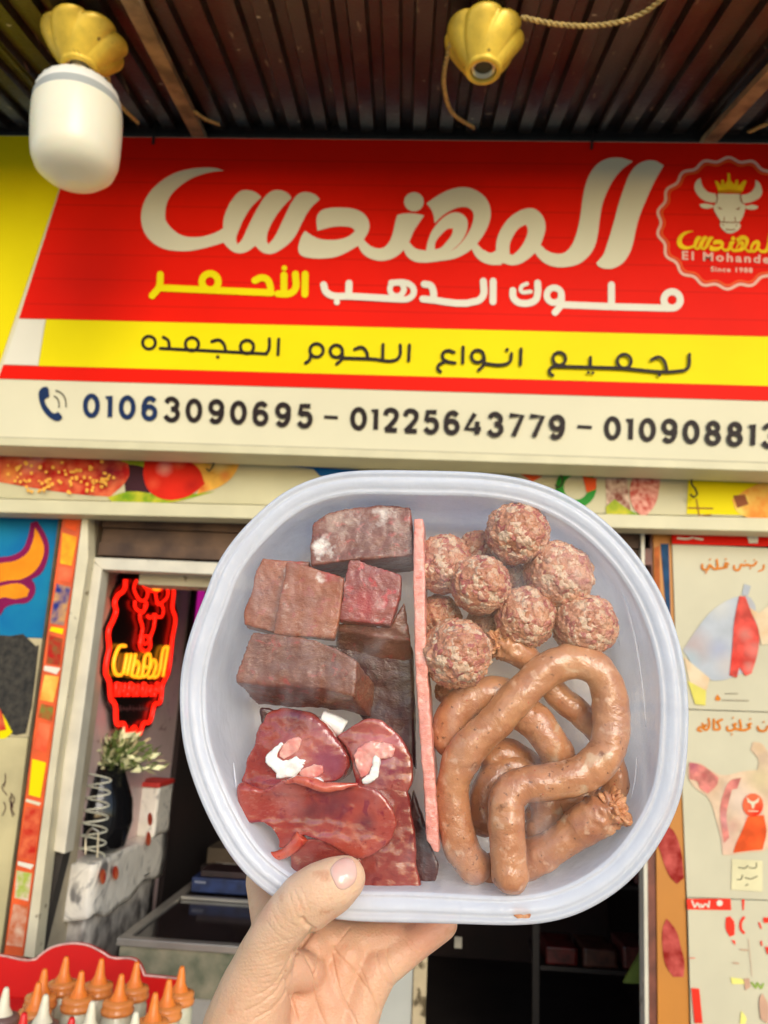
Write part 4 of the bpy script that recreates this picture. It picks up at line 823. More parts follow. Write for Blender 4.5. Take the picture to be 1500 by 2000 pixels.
cable('short piece of twisted cable at the foot of the left roof batten', dens([rp(380, 218, .02), rp(400, 232, .02), rp(428, 243, .01)]))
cable('twisted cable end at the far right above the sign', dens([rp(1462, 258, .01), rp(1490, 245, .02), rp(1530, 232, .03)]))

# ================================================================== sauce stand and squeeze bottles, bottom left
TZ = 0.985
m_stand = M('stand_red', (.62, .008, .006), .35, .1, 5); m_standw = M('chipped_edge', (.72, .45, .38), .6, .3, 40)
stand = thing('sauce_stand', 'red painted stand with a scalloped back board holding the squeeze bottles', 'stand', tuple(PY(100, 1990, 1.98)))
sil = catmull([(-160,1862),(0,1866),(68,1874),(78,1866),(100,1851),(135,1843),(170,1846),(200,1860),(216,1870),(262,1874),(272,1883),(282,1905),(345,1911)], False, 5)
slabY('back_board', [(p.x, p.y) for p in sil] + [(352, 2120), (-190, 2100)], 1.97, .012, m_stand, stand)
v, f = tube_vf([PY(p.x, p.y, 1.968) for p in sil], .0022, 5); wmesh('chipped_rim', v, f, m_standw, stand)
bz = TZ - .19
pA = PZ(-120, 1990, bz); 
box('shelf_board', PY(-160, 1990, 1.97).x, PY(350, 1990, 1.97).x, 1.36, 1.965, bz - .03, bz - .001, m_stand, stand, bev=.003)
box('front_legs_panel', PY(-160, 1990, 1.97).x + .02, PY(350, 1990, 1.97).x - .02, 1.42, 1.93, 0, bz - .031, m_stand, stand)
m_or = M('cap_orange', (.85, .22, .02), .35, .08, 20, spec=.5, sss=.15); m_orc = M('cap_clear_orange', (.82, .27, .06), .22, .15, 20)
m_whc = M('nozzle_white', (.78, .72, .52), .4, .05, 20); m_brc = M('cap_brown', (.20, .11, .09), .4, .2, 20); m_rdc = M('cap_red', (.70, .01, .008), .35, .1)
m_mayo = M('bottle_cream', (.66, .64, .46), .22, .12, 25, spec=.6); m_ket = M('bottle_pink', (.70, .50, .34), .25, .12, 25)
def bottle(kind):
    t = thing('squeeze_bottle', '', 'squeeze bottle', (0, 0, 0))
    cap = {'orange': m_orc, 'white': m_brc, 'red': m_rdc}[kind]; noz = {'orange': m_or, 'white': m_whc, 'red': m_rdc}[kind]
    v, f = lathe_vf([(0, -.19), (.026, -.19), (.028, -.185), (.028, -.09), (.0275, -.075), (.022, -.064)], 20); mesh('body', v, f, m_mayo if kind != 'white' else m_ket, t, True)
    v, f = lathe_vf([(.022, -.066), (.0295, -.064), (.0300, -.058), (.027, -.055), (.0285, -.050), (.0275, -.045), (.018, -.042)], 22); mesh('cap', v, f, cap, t, True)
    v, f = lathe_vf([(.0175, -.043), (.013, -.036), (.0095, -.030), (.0065, -.012), (.0048, -.003), (.0030, 0), (0, -.0005)], 16); mesh('nozzle', v, f, noz, t, True)
    return t
protos = {}
def put_bottle(kind, px, py, label, dz=0):
    loc = PZ(px, py, TZ + dz)
    if kind not in protos: protos[kind] = o = bottle(kind)
    else:
        o = protos[kind].copy(); COL.objects.link(o)
        for ch in protos[kind].children: c = ch.copy(); COL.objects.link(c); c.parent = o
    o.location = loc; o['label'] = label; o['group'] = 'squeeze bottles on the red stand'
for k, x, y, l in [('orange',130,1868,'squeeze bottle with orange nozzle, tallest in view against the curved top of the red board'),('orange',88,1892,'orange-nozzled squeeze bottle left of the tallest one'),('orange',160,1896,'orange-nozzled squeeze bottle just below and right of the tallest one'),('orange',199,1872,'orange-nozzled squeeze bottle under the right end of the curved red board'),('orange',238,1902,'orange-nozzled squeeze bottle in the middle row left of the board\'s right step'),('orange',268,1878,'orange-nozzled squeeze bottle at the right step of the red board'),('orange',356,1887,'rightmost orange-nozzled squeeze bottle, outside the red board'),('orange',331,1912,'orange-nozzled squeeze bottle just left of the rightmost one'),('orange',304,1938,'nearest orange-nozzled squeeze bottle on the right side'),('orange',76,1918,'nearest orange-nozzled squeeze bottle on the left side'),
                   ('white',13,1928,'squeeze bottle with white nozzle and brown cap at the left edge'),('white',90,1942,'squeeze bottle with white nozzle and brown cap, second from the left edge'),('white',181,1955,'white-nozzled squeeze bottle below the middle of the stand'),('white',266,1976,'white-nozzled squeeze bottle nearest the bottom edge'),('red',48,1977,'squeeze bottle with red nozzle between the two brown caps'),('red',141,1986,'squeeze bottle with red nozzle, right one of the two')]:
    put_bottle(k, x, y, l)

# ================================================================== the container held up in front (its own frame: +z faces the camera)
D0 = 0.340
wdir = Vector(((850 - 750) / F, (1000 - 1355) / F, -1)).normalized()     # camera space, towards the container's middle
zk = -wdir; xk = Vector((0, 1, 0)).cross(zk).normalized(); yk = zk.cross(xk)
KR = Matrix((xk, yk, zk)).transposed()                                  # K -> camera space
KO = wdir * (D0 / abs(wdir.z))
KW = cam.matrix_world @ Matrix.Translation(KO) @ KR.to_4x4()
KRT = KR.transposed(); kc = KRT @ KO
def H(px, py, d=0):                                                     # pixel and millimetres behind the rim plane -> K frame
    r = KRT @ Vector(((px - 750) / F, (1000 - py) / F, -1)); t = (kc.z - d / 1000) / r.z; return r * t - kc
PXM = D0 / F                                                            # metres per pixel at the rim
def kmesh(name, v, f, mat, parent=None, smooth=True, origin=None, **k):
    """mesh given in the container frame; top-level ones get their own origin and the frame's rotation"""
    if parent is not None:
        off = parent['ko']; off = Vector(off); o = mesh(name, [Vector(p) - off for p in v], f, mat, parent, smooth, **k); return o
    c = origin or sum((Vector(p) for p in v), Vector()) / len(v)
    o = mesh(name, [Vector(p) - c for p in v], f, mat, None, smooth, **k); o.matrix_world = KW @ Matrix.Translation(c); o['ko'] = tuple(c); return o
def kthing(name, label, cat, c, group=None):
    o = thing(name, label, cat, group=group); o.matrix_world = KW @ Matrix.Translation(c); o['ko'] = tuple(c); return o

rim_px = [(850,919),(922,921),(996,929),(1045,940),(1089,957),(1130,978),(1167,1004),(1208,1041),(1244,1082),(1283,1140),(1305,1187),(1321,1230),(1334,1280),(1342,1330),(1346,1385),(1344,1460),(1337,1532),(1321,1588),(1300,1630),(1270,1678),(1236,1717),(1204,1744),(1167,1767),(1130,1785),(1089,1798),(1050,1805),(1012,1808),(955,1808),(896,1806),(838,1804),(780,1802),(715,1800),(652,1795),(600,1784),(556,1767),(517,1742),(479,1709),(452,1676),(427,1636),(400,1583),(378,1529),(364,1485),(356,1449),(351,1395),(351,1330),(358,1285),(370,1240),(383,1202),(400,1162),(418,1110),(437,1078),(463,1043),(492,1013),(522,984),(553,961),(585,944),(615,933),(661,922),(722,918),(790,918)]
rim = catmull([H(x, y, 0).to_2d() for x, y in rim_px], True, 4, 80)
rc = sum(rim, Vector((0, 0))) / len(rim); NR = 200
def polar():
    ang = [(math.atan2((p - rc).y, (p - rc).x), (p - rc).length) for p in rim]; ang.sort(); out = []
    for i in range(NR):
        a = -math.pi + 2 * math.pi * i / NR
        for k in range(len(ang)):
            a0, r0 = ang[k - 1]; a1, r1 = ang[k]
            if k == 0: a0 -= 2 * math.pi
            if a0 <= a <= a1 or (k == 0 and a <= a1): break
        else:
            a0, r0 = ang[-1]; a1, r1 = ang[0]; a1 += 2 * math.pi
        t = (a - a0) / max(1e-6, a1 - a0); out.append((a, r0 + (r1 - r0) * t))
    return out
PO = polar(); PO = [(a, (PO[i - 2][1] + PO[i - 1][1] + 2 * r + PO[(i + 1) % NR][1] + PO[(i + 2) % NR][1]) / 6) for i, (a, r) in enumerate(PO)]
def ringpts(inset_px, d_mm, wob=0):
    out = []
    for a, r in PO:
        rr = r - inset_px * PXM
        if wob: rr += wob * .001 * noise.noise(Vector((math.cos(a) * 2, math.sin(a) * 2, inset_px * .05)))
        out.append(Vector((rc.x + rr * math.cos(a), rc.y + rr * math.sin(a), -d_mm / 1000)))
    return out
def rings_mesh(prof, cap=True, wob=0.3):
    v = []; f = []
    for ins, d in prof: v += ringpts(ins, d, wob)
    for i in range(len(prof) - 1):
        for k in range(NR): f.append((i * NR + k, (i + 1) * NR + k, (i + 1) * NR + (k + 1) % NR, i * NR + (k + 1) % NR))
    if cap:
        b = (len(prof) - 1) * NR; c = len(v); v.append(Vector((rc.x, rc.y, -prof[-1][1] / 1000)))
        for k in range(NR): f.append((b + k, c, b + (k + 1) % NR))
    return v, f

# frosted polypropylene: translucent, a little see-through
def frosted(name, col, transp, rough=.20, streak=True):
    m = bpy.data.materials.new(name); m.use_nodes = True; n = m.node_tree.nodes; l = m.node_tree.links
    b = n['Principled BSDF']; b.inputs['Base Color'].default_value = (*col, 1); b.inputs['Roughness'].default_value = rough; b.inputs['Specular IOR Level'].default_value = .6
    tr = n.new('ShaderNodeBsdfTranslucent'); tr.inputs[0].default_value = (*[c * .98 for c in col], 1)
    tp = n.new('ShaderNodeBsdfTransparent'); tp.inputs[0].default_value = (.95, .96, 1, 1)
    mx = n.new('ShaderNodeMixShader'); mx.inputs[0].default_value = .45; l.new(b.outputs[0], mx.inputs[1]); l.new(tr.outputs[0], mx.inputs[2])
    m2 = n.new('ShaderNodeMixShader'); m2.inputs[0].default_value = transp; l.new(mx.outputs[0], m2.inputs[1]); l.new(tp.outputs[0], m2.inputs[2])
    l.new(m2.outputs[0], n['Material Output'].inputs[0])
    nz = nnoise(m, 45, 6); addbump(m, nz, .0022); addbump(m, nnoise(m, 200, 5, nmap(m, (1, .25, 1))), .0005)
    tt = nramp(m, nnoise(m, 22, 6), .35, .70); mm = nd(m, 'ShaderNodeMath', operation='MULTIPLY_ADD'); l.new(tt, mm.inputs[0]); mm.inputs[1].default_value = .16; mm.inputs[2].default_value = max(0, transp - .08); l.new(mm.outputs[0], m2.inputs[0])
    return m
m_pp = frosted('frosted_plastic', (.88, .92, 1.0), .04)
m_ppr = frosted('frosted_rim_plastic', (.86, .89, .94), .09, .14)
box_c = Vector((rc.x, rc.y, -.02))
ctn = kthing('food_container', 'rounded square frosted plastic container with clear lid held up by the hand', 'food container', box_c)
v, f = rings_mesh([(9, 6.5), (12, 4), (16, 2.0), (34, 2.0), (44, 3), (50, 8), (55, 16), (64, 30), (74, 42), (84, 48.5), (100, 51), (130, 51.5), (150, 50.5), (300, 51)])
kmesh('bowl', v, f, m_pp, ctn)
v, f = rings_mesh([(0, 7), (-.6, 3), (0, .8), (3, 0), (7, -.45), (10.5, .1), (13, 1.0), (17, 1.1), (20, .15), (23, -.1), (28, .25), (33, .8), (37, 1.5), (41, 2.5), (43.5, 2.0), (46, 2.0), (50, 3.0)], cap=False); kmesh('lid_rim', v, f, m_ppr, ctn)
# the clear lid sheet
m_lid = bpy.data.materials.new('clear_lid'); m_lid.use_nodes = True; n_ = m_lid.node_tree.nodes; l_ = m_lid.node_tree.links; n_.remove(n_['Principled BSDF'])
tp = n_.new('ShaderNodeBsdfTransparent'); gl = n_.new('ShaderNodeBsdfGlossy'); gl.inputs['Roughness'].default_value = .10; df = n_.new('ShaderNodeBsdfDiffuse'); df.inputs[0].default_value = (.85, .88, .92, 1)
fr_ = n_.new('ShaderNodeFresnel'); fr_.inputs[0].default_value = 1.25
mxa = n_.new('ShaderNodeMixShader'); l_.new(fr_.outputs[0], mxa.inputs[0]); l_.new(tp.outputs[0], mxa.inputs[1]); l_.new(gl.outputs[0], mxa.inputs[2])
mxb = n_.new('ShaderNodeMixShader'); l_.new(mxa.outputs[0], mxb.inputs[1]); l_.new(df.outputs[0], mxb.inputs[2])
nz_ = nnoise(m_lid, 16, 5, None, 1.2); st_ = nnoise(m_lid, 1.0, 4, nmap(m_lid, (120, 14, 1)))
mu = nd(m_lid, 'ShaderNodeMath', operation='MULTIPLY'); l_.new(nramp(m_lid, nz_, .50, .78), mu.inputs[0]); l_.new(nramp(m_lid, st_, .35, .8), mu.inputs[1])
ma = nd(m_lid, 'ShaderNodeMath', operation='MULTIPLY_ADD'); l_.new(mu.outputs[0], ma.inputs[0]); ma.inputs[1].default_value = .30; ma.inputs[2].default_value = .0; l_.new(ma.outputs[0], mxb.inputs[0])  # pale streaks over the lid: sheen painted as diffuse colour
bp_ = nd(m_lid, 'ShaderNodeBump'); bp_.inputs['Distance'].default_value = .002; l_.new(nnoise(m_lid, 14, 4), bp_.inputs['Height']); l_.new(bp_.outputs[0], gl.inputs['Normal'])
l_.new(mxb.outputs[0], n_['Material Output'].inputs[0])
v, f = rings_mesh([(50, 3.05), (53, 3.2), (60, 3.0), (140, 2.4), (300, 1.8)]); kmesh('clear_lid', v, f, m_lid, ctn)
# moulded grip marks on the walls, and bright highlight streaks shaped as pale ribs
m_rib = frosted('frosted_rib_highlight', (.92, .95, 1.0), .05)
def rib(pts, r): P = catmull([H(x, y, d) for x, y, d in pts], False, 6); v, f = tube_vf(P, lambda t: r * (.4 + .6 * math.sin(math.pi * min(1, max(0, t)))), 6); kmesh('rib_highlight', v, f, m_rib, ctn)
rib([(392,1400,10),(391,1330,10),(398,1260,10),(415,1212,10),(424,1205,10),(424,1225,12)], .0006); rib([(405,1480,14),(402,1400,14),(404,1330,14)], .0005)
rib([(1290,1218,9),(1300,1240,9),(1318,1300,9),(1324,1370,9),(1318,1420,9),(1308,1450,9)], .0006); rib([(456,1490,14),(466,1560,15),(494,1625,15)], .0006)
rib([(700,962,14),(800,952,14),(930,958,14),(1030,975,14)], .0006); rib([(520,1060,14),(575,1012,14),(650,975,14)], .0006); rib([(640,1012,40),(720,1000,42),(800,1000,42)], .0005); rib([(1180,1100,36),(1200,1180,38),(1210,1260,38)], .0004); rib([(1255,1650,12),(1210,1700,12),(1140,1740,12),(1060,1765,12)], .0006); rib([(425,1590,14),(470,1650,14),(520,1695,14)], .0006)
rib([(1243,1480,20),(1240,1520,20),(1232,1560,20)], .0005); rib([(835,1003,44),(900,1008,44),(965,1000,44)], .0005); rib([(1075,985,14),(1130,1030,14),(1180,1090,14),(1212,1150,14),(1236,1230,14),(1252,1320,14),(1262,1420,14)], .0006)

# ------------------------------------------------------------------ meat materials
def meatmat(name, c1, c2, c3, rough=.35, sc_=55, frost=.5, fcol=(.60, .50, .46), sss=.12, bumpd=.0004, coat=.3):
    m = M(name, c1, rough, 0, sc_ * 1.6, 0, col2=c2, spec=.5, sss=sss, coat=coat, detail=10, noise_lo=.36, noise_hi=.64)
    L = m.node_tree.links
    layer(m, nramp(m, nnoise(m, sc_ * 4, 6, None, .6), .58, .68), c3)
    layer(m, nramp(m, nnoise(m, 480, 3), .62, .74), tuple(x * .72 for x in c1))
    f1 = nnoise(m, 420, 6, nmap(m, (1, 2.2, 1)), 1.0); f2 = nnoise(m, 42, 6, None, .6); mu = nd(m, 'ShaderNodeMath', operation='MULTIPLY')
    L.new(nramp(m, f1, .56 - .10 * frost, .64), mu.inputs[0]); L.new(nramp(m, f2, .40, .66), mu.inputs[1])
    mu2 = nd(m, 'ShaderNodeMath', operation='MULTIPLY'); L.new(mu.outputs[0], mu2.inputs[0]); mu2.inputs[1].default_value = frost
    layer(m, mu2.outputs[0], fcol); addbump(m, nnoise(m, 620, 5, nmap(m, (1, 1.8, 1)), .8), bumpd * .55); addbump(m, nnoise(m, 150, 4, None, .5), bumpd * 1.3)
    return m
m_liv = meatmat('liver_frosty', (0.144, 0.041, 0.023), (0.212, 0.070, 0.041), (.30, .05, .035), .36, 60, .60, (.44, .25, .18))
m_livt = meatmat('liver_snowy', (0.167, 0.053, 0.033), (0.242, 0.085, 0.053), (.36, .08, .06), .36, 60, .60, (.45, .28, .20))
m_livf = meatmat('liver_cut', (0.240, 0.064, 0.027), (0.341, 0.102, 0.043), (.33, .07, .045), .40, 60, .45, (.52, .33, .22))
m_livr = meatmat('liver_glossy', (0.216, 0.037, 0.030), (0.296, 0.068, 0.054), (.45, .04, .04), .30, 50, .45, (.62, .45, .42))
m_lred = meatmat('liver_red', (.22, .026, .019), (.29, .044, .030), (.19, .016, .014), .17, 50, .05, (.5, .22, .16), .15, .00014, .7)
m_lshade = meatmat('liver_dark_shaded', (.045, .010, .008), (.080, .018, .014), (.03, .006, .006), .30, 40, .08, (.12, .08, .07), .0)  # dark liver, with the shade under the blocks painted into its colour
m_kid = meatmat('kidney', (0.284, 0.025, 0.015), (0.385, 0.062, 0.037), (.22, .015, .022), .13, 40, .18, (.75, .42, .34), .2, .00012, .9)
m_kid2 = meatmat('kidney_right', (0.276, 0.037, 0.025), (0.376, 0.083, 0.057), (.22, .015, .022), .13, 40, .18, (.75, .42, .34), .2, .00012, .9)
m_flap = meatmat('kidney_flap', (0.301, 0.026, 0.016), (0.402, 0.066, 0.040), (.24, .015, .025), .10, 40, .14, (.78, .45, .36), .2, .00010, 1.0)
m_fatw = M('kidney_fat', (.92, .88, .82), .25, .06, 120, .0006, 180, sss=.3, coat=.3)
m_pinkf = M('kidney_pink', (.72, .20, .17), .22, .0, 90, .0004, 200, sss=.35, coat=.4, col2=(.85, .50, .42))
def remeshed(v, f, voxel, smooth_it, disp=None):
    bm = bmesh.new(); vs = [bm.verts.new(p) for p in v]
    for q in f:
        try: bm.faces.new([vs[i] for i in q])
        except ValueError: pass
    bmesh.ops.recalc_face_normals(bm, faces=bm.faces); me = bpy.data.meshes.new('tmp'); bm.to_mesh(me); bm.free()
    o = bpy.data.objects.new('tmp', me); COL.objects.link(o)
    r = o.modifiers.new('r', 'REMESH'); r.mode = 'VOXEL'; r.voxel_size = voxel
    if smooth_it: s = o.modifiers.new('s', 'SMOOTH'); s.factor = .5; s.iterations = smooth_it
    dg = bpy.context.evaluated_depsgraph_get(); me2 = bpy.data.meshes.new_from_object(o.evaluated_get(dg)); bpy.data.objects.remove(o); bpy.data.meshes.remove(me)
    V_ = [p.co.copy() for p in me2.vertices]; Nn = [p.normal.copy() for p in me2.vertices]; F_ = [tuple(p.vertices) for p in me2.polygons]; bpy.data.meshes.remove(me2)
    if disp: V_ = [p + n * disp(p) for p, n in zip(V_, Nn)]
    return V_, F_
def piece(name, label, cat, front, shift, thick, mat, group=None, voxel=.0009, sm=3, amp=.0006, fr=90, wave=0, parent=None):
    A_ = [H(x, y, d) for x, y, d in front]; n = len(A_); A_ = A_ if n > 8 else catmull(A_, True, 3, 20)
    pxs = []
    n = len(A_); B_ = []
    for p in A_:
        q = p + Vector((shift[0] * PXM, -shift[1] * PXM, -thick / 1000)); B_.append(q)
    c = sum((p.to_2d() for p in A_), Vector((0, 0))) / n; 
    tri = tessellate_polygon([[Vector((p.x, p.y, 0)) for p in A_]])
    f = [tuple(t) for t in tri] + [tuple(i + n for i in t) for t in tri] + [(i, (i + 1) % n, (i + 1) % n + n, i + n) for i in range(n)]
    seed = hash(label or name) % 97 if False else sum(map(ord, (label or name))) % 97
    def disp(p):
        q = p + Vector((seed * .1, 0, 0)); return amp * (noise.noise(q * fr) + .5 * noise.noise(q * fr * 2.7) + .35 * noise.noise(q * fr * 6)) + wave * noise.noise(q * 28)
    v, f = remeshed(A_ + B_, f, voxel, sm, disp)
    o = kmesh(name, v, f, mat, parent)
    if parent is None: tag(o, label, cat, group)
    return o
def at(o, px, py, d): return H(px, py, d) - Vector(o['ko'])
LG = 'pieces of raw liver in the container'
tl = piece('liver_piece', 'large liver block with a whitish frosted face at the top of the left half', 'raw liver', [(610,1020,10),(640,1001,10),(700,988,10),(770,986,10),(802,989,10),(806,1040,9),(808,1085,9),(760,1090,9),(700,1093,8),(650,1098,8),(608,1104,8),(606,1060,9)], (2, 18), 26, m_livt, LG, sm=3)
piece('liver_piece', 'square liver slice at the left, partly covered by another slice', 'raw liver', [(512,1088,13),(560,1093,14),(605,1096,15),(600,1180,15),(560,1240,14),(530,1234,13),(475,1220,13),(476,1190,13),(490,1160,13),(497,1120,13)], (0, 6), 9, m_livf, LG)
sl = piece('liver_piece', 'square brownish liver slice lying on top of the left slice', 'raw liver', [(558,1096,7),(600,1104,7),(640,1117,7),(672,1128,7),(668,1170,7),(662,1210,7),(652,1246,7),(590,1242,7),(532,1238,7),(543,1190,7),(545,1170,7),(553,1130,7)], (0, 5), 5, m_livf, LG, sm=2)
gl_ = piece('liver_piece', 'glossy reddish liver slice leaning beside the pink divider', 'raw liver', [(683,1088,9),(735,1105,9),(784,1121,9),(782,1160,9),(772,1195,9),(762,1221,9),(710,1216,9),(658,1210,9),(668,1170,9),(672,1130,9)], (2, 6), 5, m_livr, LG, sm=1)
piece('liver_piece', 'dark liver block behind the slices, next to the pink divider', 'raw liver', [(655,1214,16),(700,1216,14),(762,1222,13),(790,1170,14),(796,1210,14),(804,1248,14),(790,1252,14),(740,1244,14),(700,1236,15),(655,1228,16)], (-2, 80), 22, m_liv, LG)
piece('liver_piece', 'very dark liver piece deep beside the pink divider', 'raw liver', [(640,1260,26),(806,1260,24),(812,1500,24),(760,1460,26),(650,1330,27)], (0, 10), 18, m_lshade, LG, voxel=.0013)
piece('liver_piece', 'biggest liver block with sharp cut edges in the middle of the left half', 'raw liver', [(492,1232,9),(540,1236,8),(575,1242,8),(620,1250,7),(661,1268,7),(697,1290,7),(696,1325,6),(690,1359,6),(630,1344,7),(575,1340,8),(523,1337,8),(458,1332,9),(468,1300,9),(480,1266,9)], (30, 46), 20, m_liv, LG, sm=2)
piece('liver_piece', 'small dark liver scrap under the biggest block at the left', 'raw liver', [(505,1380,14),(560,1392,16),(600,1400,18),(600,1450,18),(540,1440,16),(514,1430,14)], (0, 8), 12, m_lshade, LG)
X4 = lambda pts, d: [(340 + x / 2.885, 1380 + y / 2.885, d) for x, y in pts]
piece('liver_piece', 'long smooth red liver slice standing at the bottom centre', 'raw liver', X4([(1085,445),(1130,418),(1180,402),(1240,396),(1270,405),(1310,450),(1335,520),(1340,600),(1362,700),(1368,800),(1366,885),(1385,970),(1396,1064),(1300,1068),(1190,1078),(1090,1080),(960,1075),(850,1050),(800,900),(900,700),(1000,560)], 12), (0, 3), 8, m_lred, LG, wave=.0012)
piece('liver_piece', 'small dark liver corner between the divider and the bottom rim', 'raw liver', [(806,1540,18),(826,1600,18),(845,1660,17),(858,1690,16),(852,1722,16),(822,1726,17),(800,1730,19),(798,1620,20)], (0, 2), 8, m_lshade, LG)
# kidneys
X3 = lambda pts, d: [(340 + x / 2.885, 1380 + y / 2.885, d if len(r_) == 0 else r_[0]) for x, y, *r_ in pts]
k1 = piece('kidney_half', 'left raw kidney half with a forked white fat core', 'raw kidney', X3([(505,90,15),(520,40,15),(620,20,14),(760,50,12),(850,110,11),(890,160,10),(940,215,9),(978,275,8),(985,345,8),(960,400,9),(900,430,9),(700,450,9),(560,500,10),(470,560,11),(400,520,13),(366,415,14),(392,360,14),(400,300,14),(425,260,14),(455,215,14),(470,150,15)], 11), (4, 6), 20, m_kid, 'raw kidney halves', sm=6, amp=.0006, wave=.0028)
k2 = piece('kidney_half', 'right raw kidney half with a small white fat strip, next to the divider', 'raw kidney', X3([(905,165,14),(960,135,14),(1010,100,13),(1060,75,13),(1120,62,13),(1180,80,13),(1230,120,13),(1280,170,13),(1310,220,12),(1345,290,12),(1355,370,12),(1340,450,12),(1310,500,12),(1230,480,12),(1130,480,12),(1030,470,12),(1000,380,12),(985,280,13),(940,200,14)], 12), (2, 6), 18, m_kid2, 'raw kidney halves', sm=6, amp=.0006, wave=.0025)
piece('kidney_half', 'lowest kidney piece half hidden by the thumb', 'raw kidney', X3([(648,830),(680,780),(740,740),(900,740),(1020,800),(1060,870),(1060,960),(900,1040),(700,980),(650,900)], 9.5), (2, 3), 8, m_lred, 'raw kidney halves', sm=5, amp=.0004, wave=.002)
k3 = piece('kidney_half', 'glossy red kidney flap folded over the lower left with a dark round spot', 'raw kidney', X3([(368,490,10),(372,440,11),(440,465,9),(500,478,8),(560,450,7),(610,415,6),(680,403,5),(750,412,5),(800,430,5),(870,455,5),(940,440,5),(1010,434,5),(1075,446,5.5),(1140,470,6),(1190,520,6),(1235,590,6),(1255,665,6.5),(1225,745,7),(1150,810,7),(1050,856,7),(985,842,7.5),(910,795,8),(820,765,8),(720,735,8),(660,770,8.5),(610,815,9),(575,800,9.5),(578,750,9),(545,690,9),(500,655,9.5),(460,650,10),(415,658,10.5),(385,610,11),(370,550,11)], 8), (2, 3), 9, m_flap, 'raw kidney halves', sm=4, amp=.0004, wave=.0030)
tail = tube_vf(catmull([H(*p) for p in ((590,1632,8.5),(572,1655,9),(553,1668,9.5),(530,1671,10),(512,1664,10.5),(498,1649,11))], False, 6), lambda t: .0030 * (1 - t) ** .7 + .0003, 8)
tail = remeshed(*tail, .0005, 2, lambda p: .0004 * noise.noise(p * 300))
o = kmesh('meat_strip', *tail, meatmat('strip_red', (.50, .05, .02), (.62, .12, .05), (.4, .03, .02), .12, 60, .1, (.8, .5, .4), .2, .0001, .9)); tag(o, 'thin curled red strip of meat at the lower left wall of the container', 'meat strip')
def blob_part(name, pts, r, mat, par, flat=.5):
    P = catmull([H(*p) for p in pts], False, 5); v, f = tube_vf(P, r, 10)
    v, f = remeshed(v, f, .0006, 4, lambda p: .0006 * noise.noise(p * 260)); kmesh(name, v, f, mat, par)
piece('white_fat', None, None, X3([(600,195),(560,238),(520,270),(514,312),(545,342),(576,372),(570,410),(620,402),(680,405),(702,375),(738,345),(772,308),(758,288),(712,300),(690,275),(650,300),(610,306),(578,285),(588,250),(622,210)], 9.2), (0, 2), 5, m_fatw, voxel=.0006, sm=3, amp=.0006, fr=260, parent=k1)
piece('white_fat', None, None, X3([(785,398),(812,396),(836,415),(836,436),(800,430),(780,415)], 6.5), (0, 2), 4, m_fatw, voxel=.0006, sm=3, amp=.0003, fr=260, parent=k1)
piece('pink_core', None, None, X3([(588,262),(612,215),(650,182),(700,165),(722,188),(705,235),(660,280),(618,300),(594,285)], 9.6), (0, 2), 5, m_pinkf, voxel=.0006, sm=5, amp=.0005, fr=200, parent=k1)
piece('pink_core', None, None, X3([(700,372),(740,345),(790,322),(835,335),(840,375),(800,400),(745,400),(710,395)], 8.2), (0, 2), 4, m_pinkf, voxel=.0006, sm=4, amp=.0005, fr=200, parent=k1)
piece('white_fat', None, None, X3([(1132,268),(1160,290),(1158,330),(1150,400),(1092,436),(1060,440),(1056,412),(1100,380),(1112,330),(1118,290)], 9.8), (0, 2), 4, m_fatw, voxel=.0006, sm=3, amp=.0006, fr=260, parent=k2)
piece('pink_core', None, None, X3([(1010,270),(1040,228),(1090,200),(1150,192),(1215,205),(1250,235),(1235,280),(1165,292),(1118,330),(1092,382),(1052,405),(1025,350)], 10.8), (0, 2), 4, m_pinkf, voxel=.0006, sm=6, amp=.0008, fr=160, parent=k2)
blob_part('fold_lip', [(556,1530,6),(580,1524,4.4),(605,1528,3.6),(635,1538,3.2),(662,1536,3.4),(700,1532,4.4)], lambda t: .0008 + .0017 * math.sin(math.pi * t), meatmat('fold_red', (.50, .07, .035), (.60, .14, .08), (.45, .05, .03), .1, 60, .1, (.8, .5, .4), .2, .0001, 1.0), k3)
spot(m_kid, at(k1, 600, 1470, 9), .004, .016, (.55, .17, .14), .55, .004); spot(m_kid, at(k1, 575, 1400, 10), .002, .013, (.10, .012, .02), .7, .004); spot(m_kid, at(k1, 640, 1490, 8), .003, .010, (.28, .06, .10), .8, .003); spot(m_kid, at(k1, 490, 1540, 10), .001, .007, (.15, .012, .015), .6, .003)
spot(m_kid2, at(k2, 745, 1450, 12), .003, .014, (.60, .15, .14), .6, .004); spot(m_kid2, at(k2, 762, 1500, 10), .002, .009, (.20, .015, .05), .7, .003)
spot(m_flap, at(k3, 713, 1612, 5), .002, .0075, (.11, .02, .03), .8, .002); spot(m_flap, at(k3, 645, 1570, 5), .003, .013, (.13, .022, .03), .75, .004); spot(m_flap, at(k3, 600, 1590, 5), .002, .009, (.09, .018, .02), .7, .003); spot(m_flap, at(k3, 560, 1565, 6), .002, .010, (.45, .22, .20), .5, .003); spot(m_flap, at(k3, 620, 1640, 6), .001, .009, (.20, .012, .04), .6, .003)  # flap tones: dark round spot, and a shaded middle painted into the colour
spot(m_livt, at(tl, 628, 1068, 8), .001, .0065, (.80, .74, .66), .95, .0035, 300); spot(m_livt, at(tl, 655, 1015, 8), .002, .010, (.52, .38, .30), .6, .006, 260); spot(m_livt, at(tl, 745, 1006, 8), .000, .006, (.80, .74, .68), .7, .004, 260); spot(m_livt, at(tl, 770, 1025, 8), .001, .007, (.48, .34, .27), .6, .005, 260)
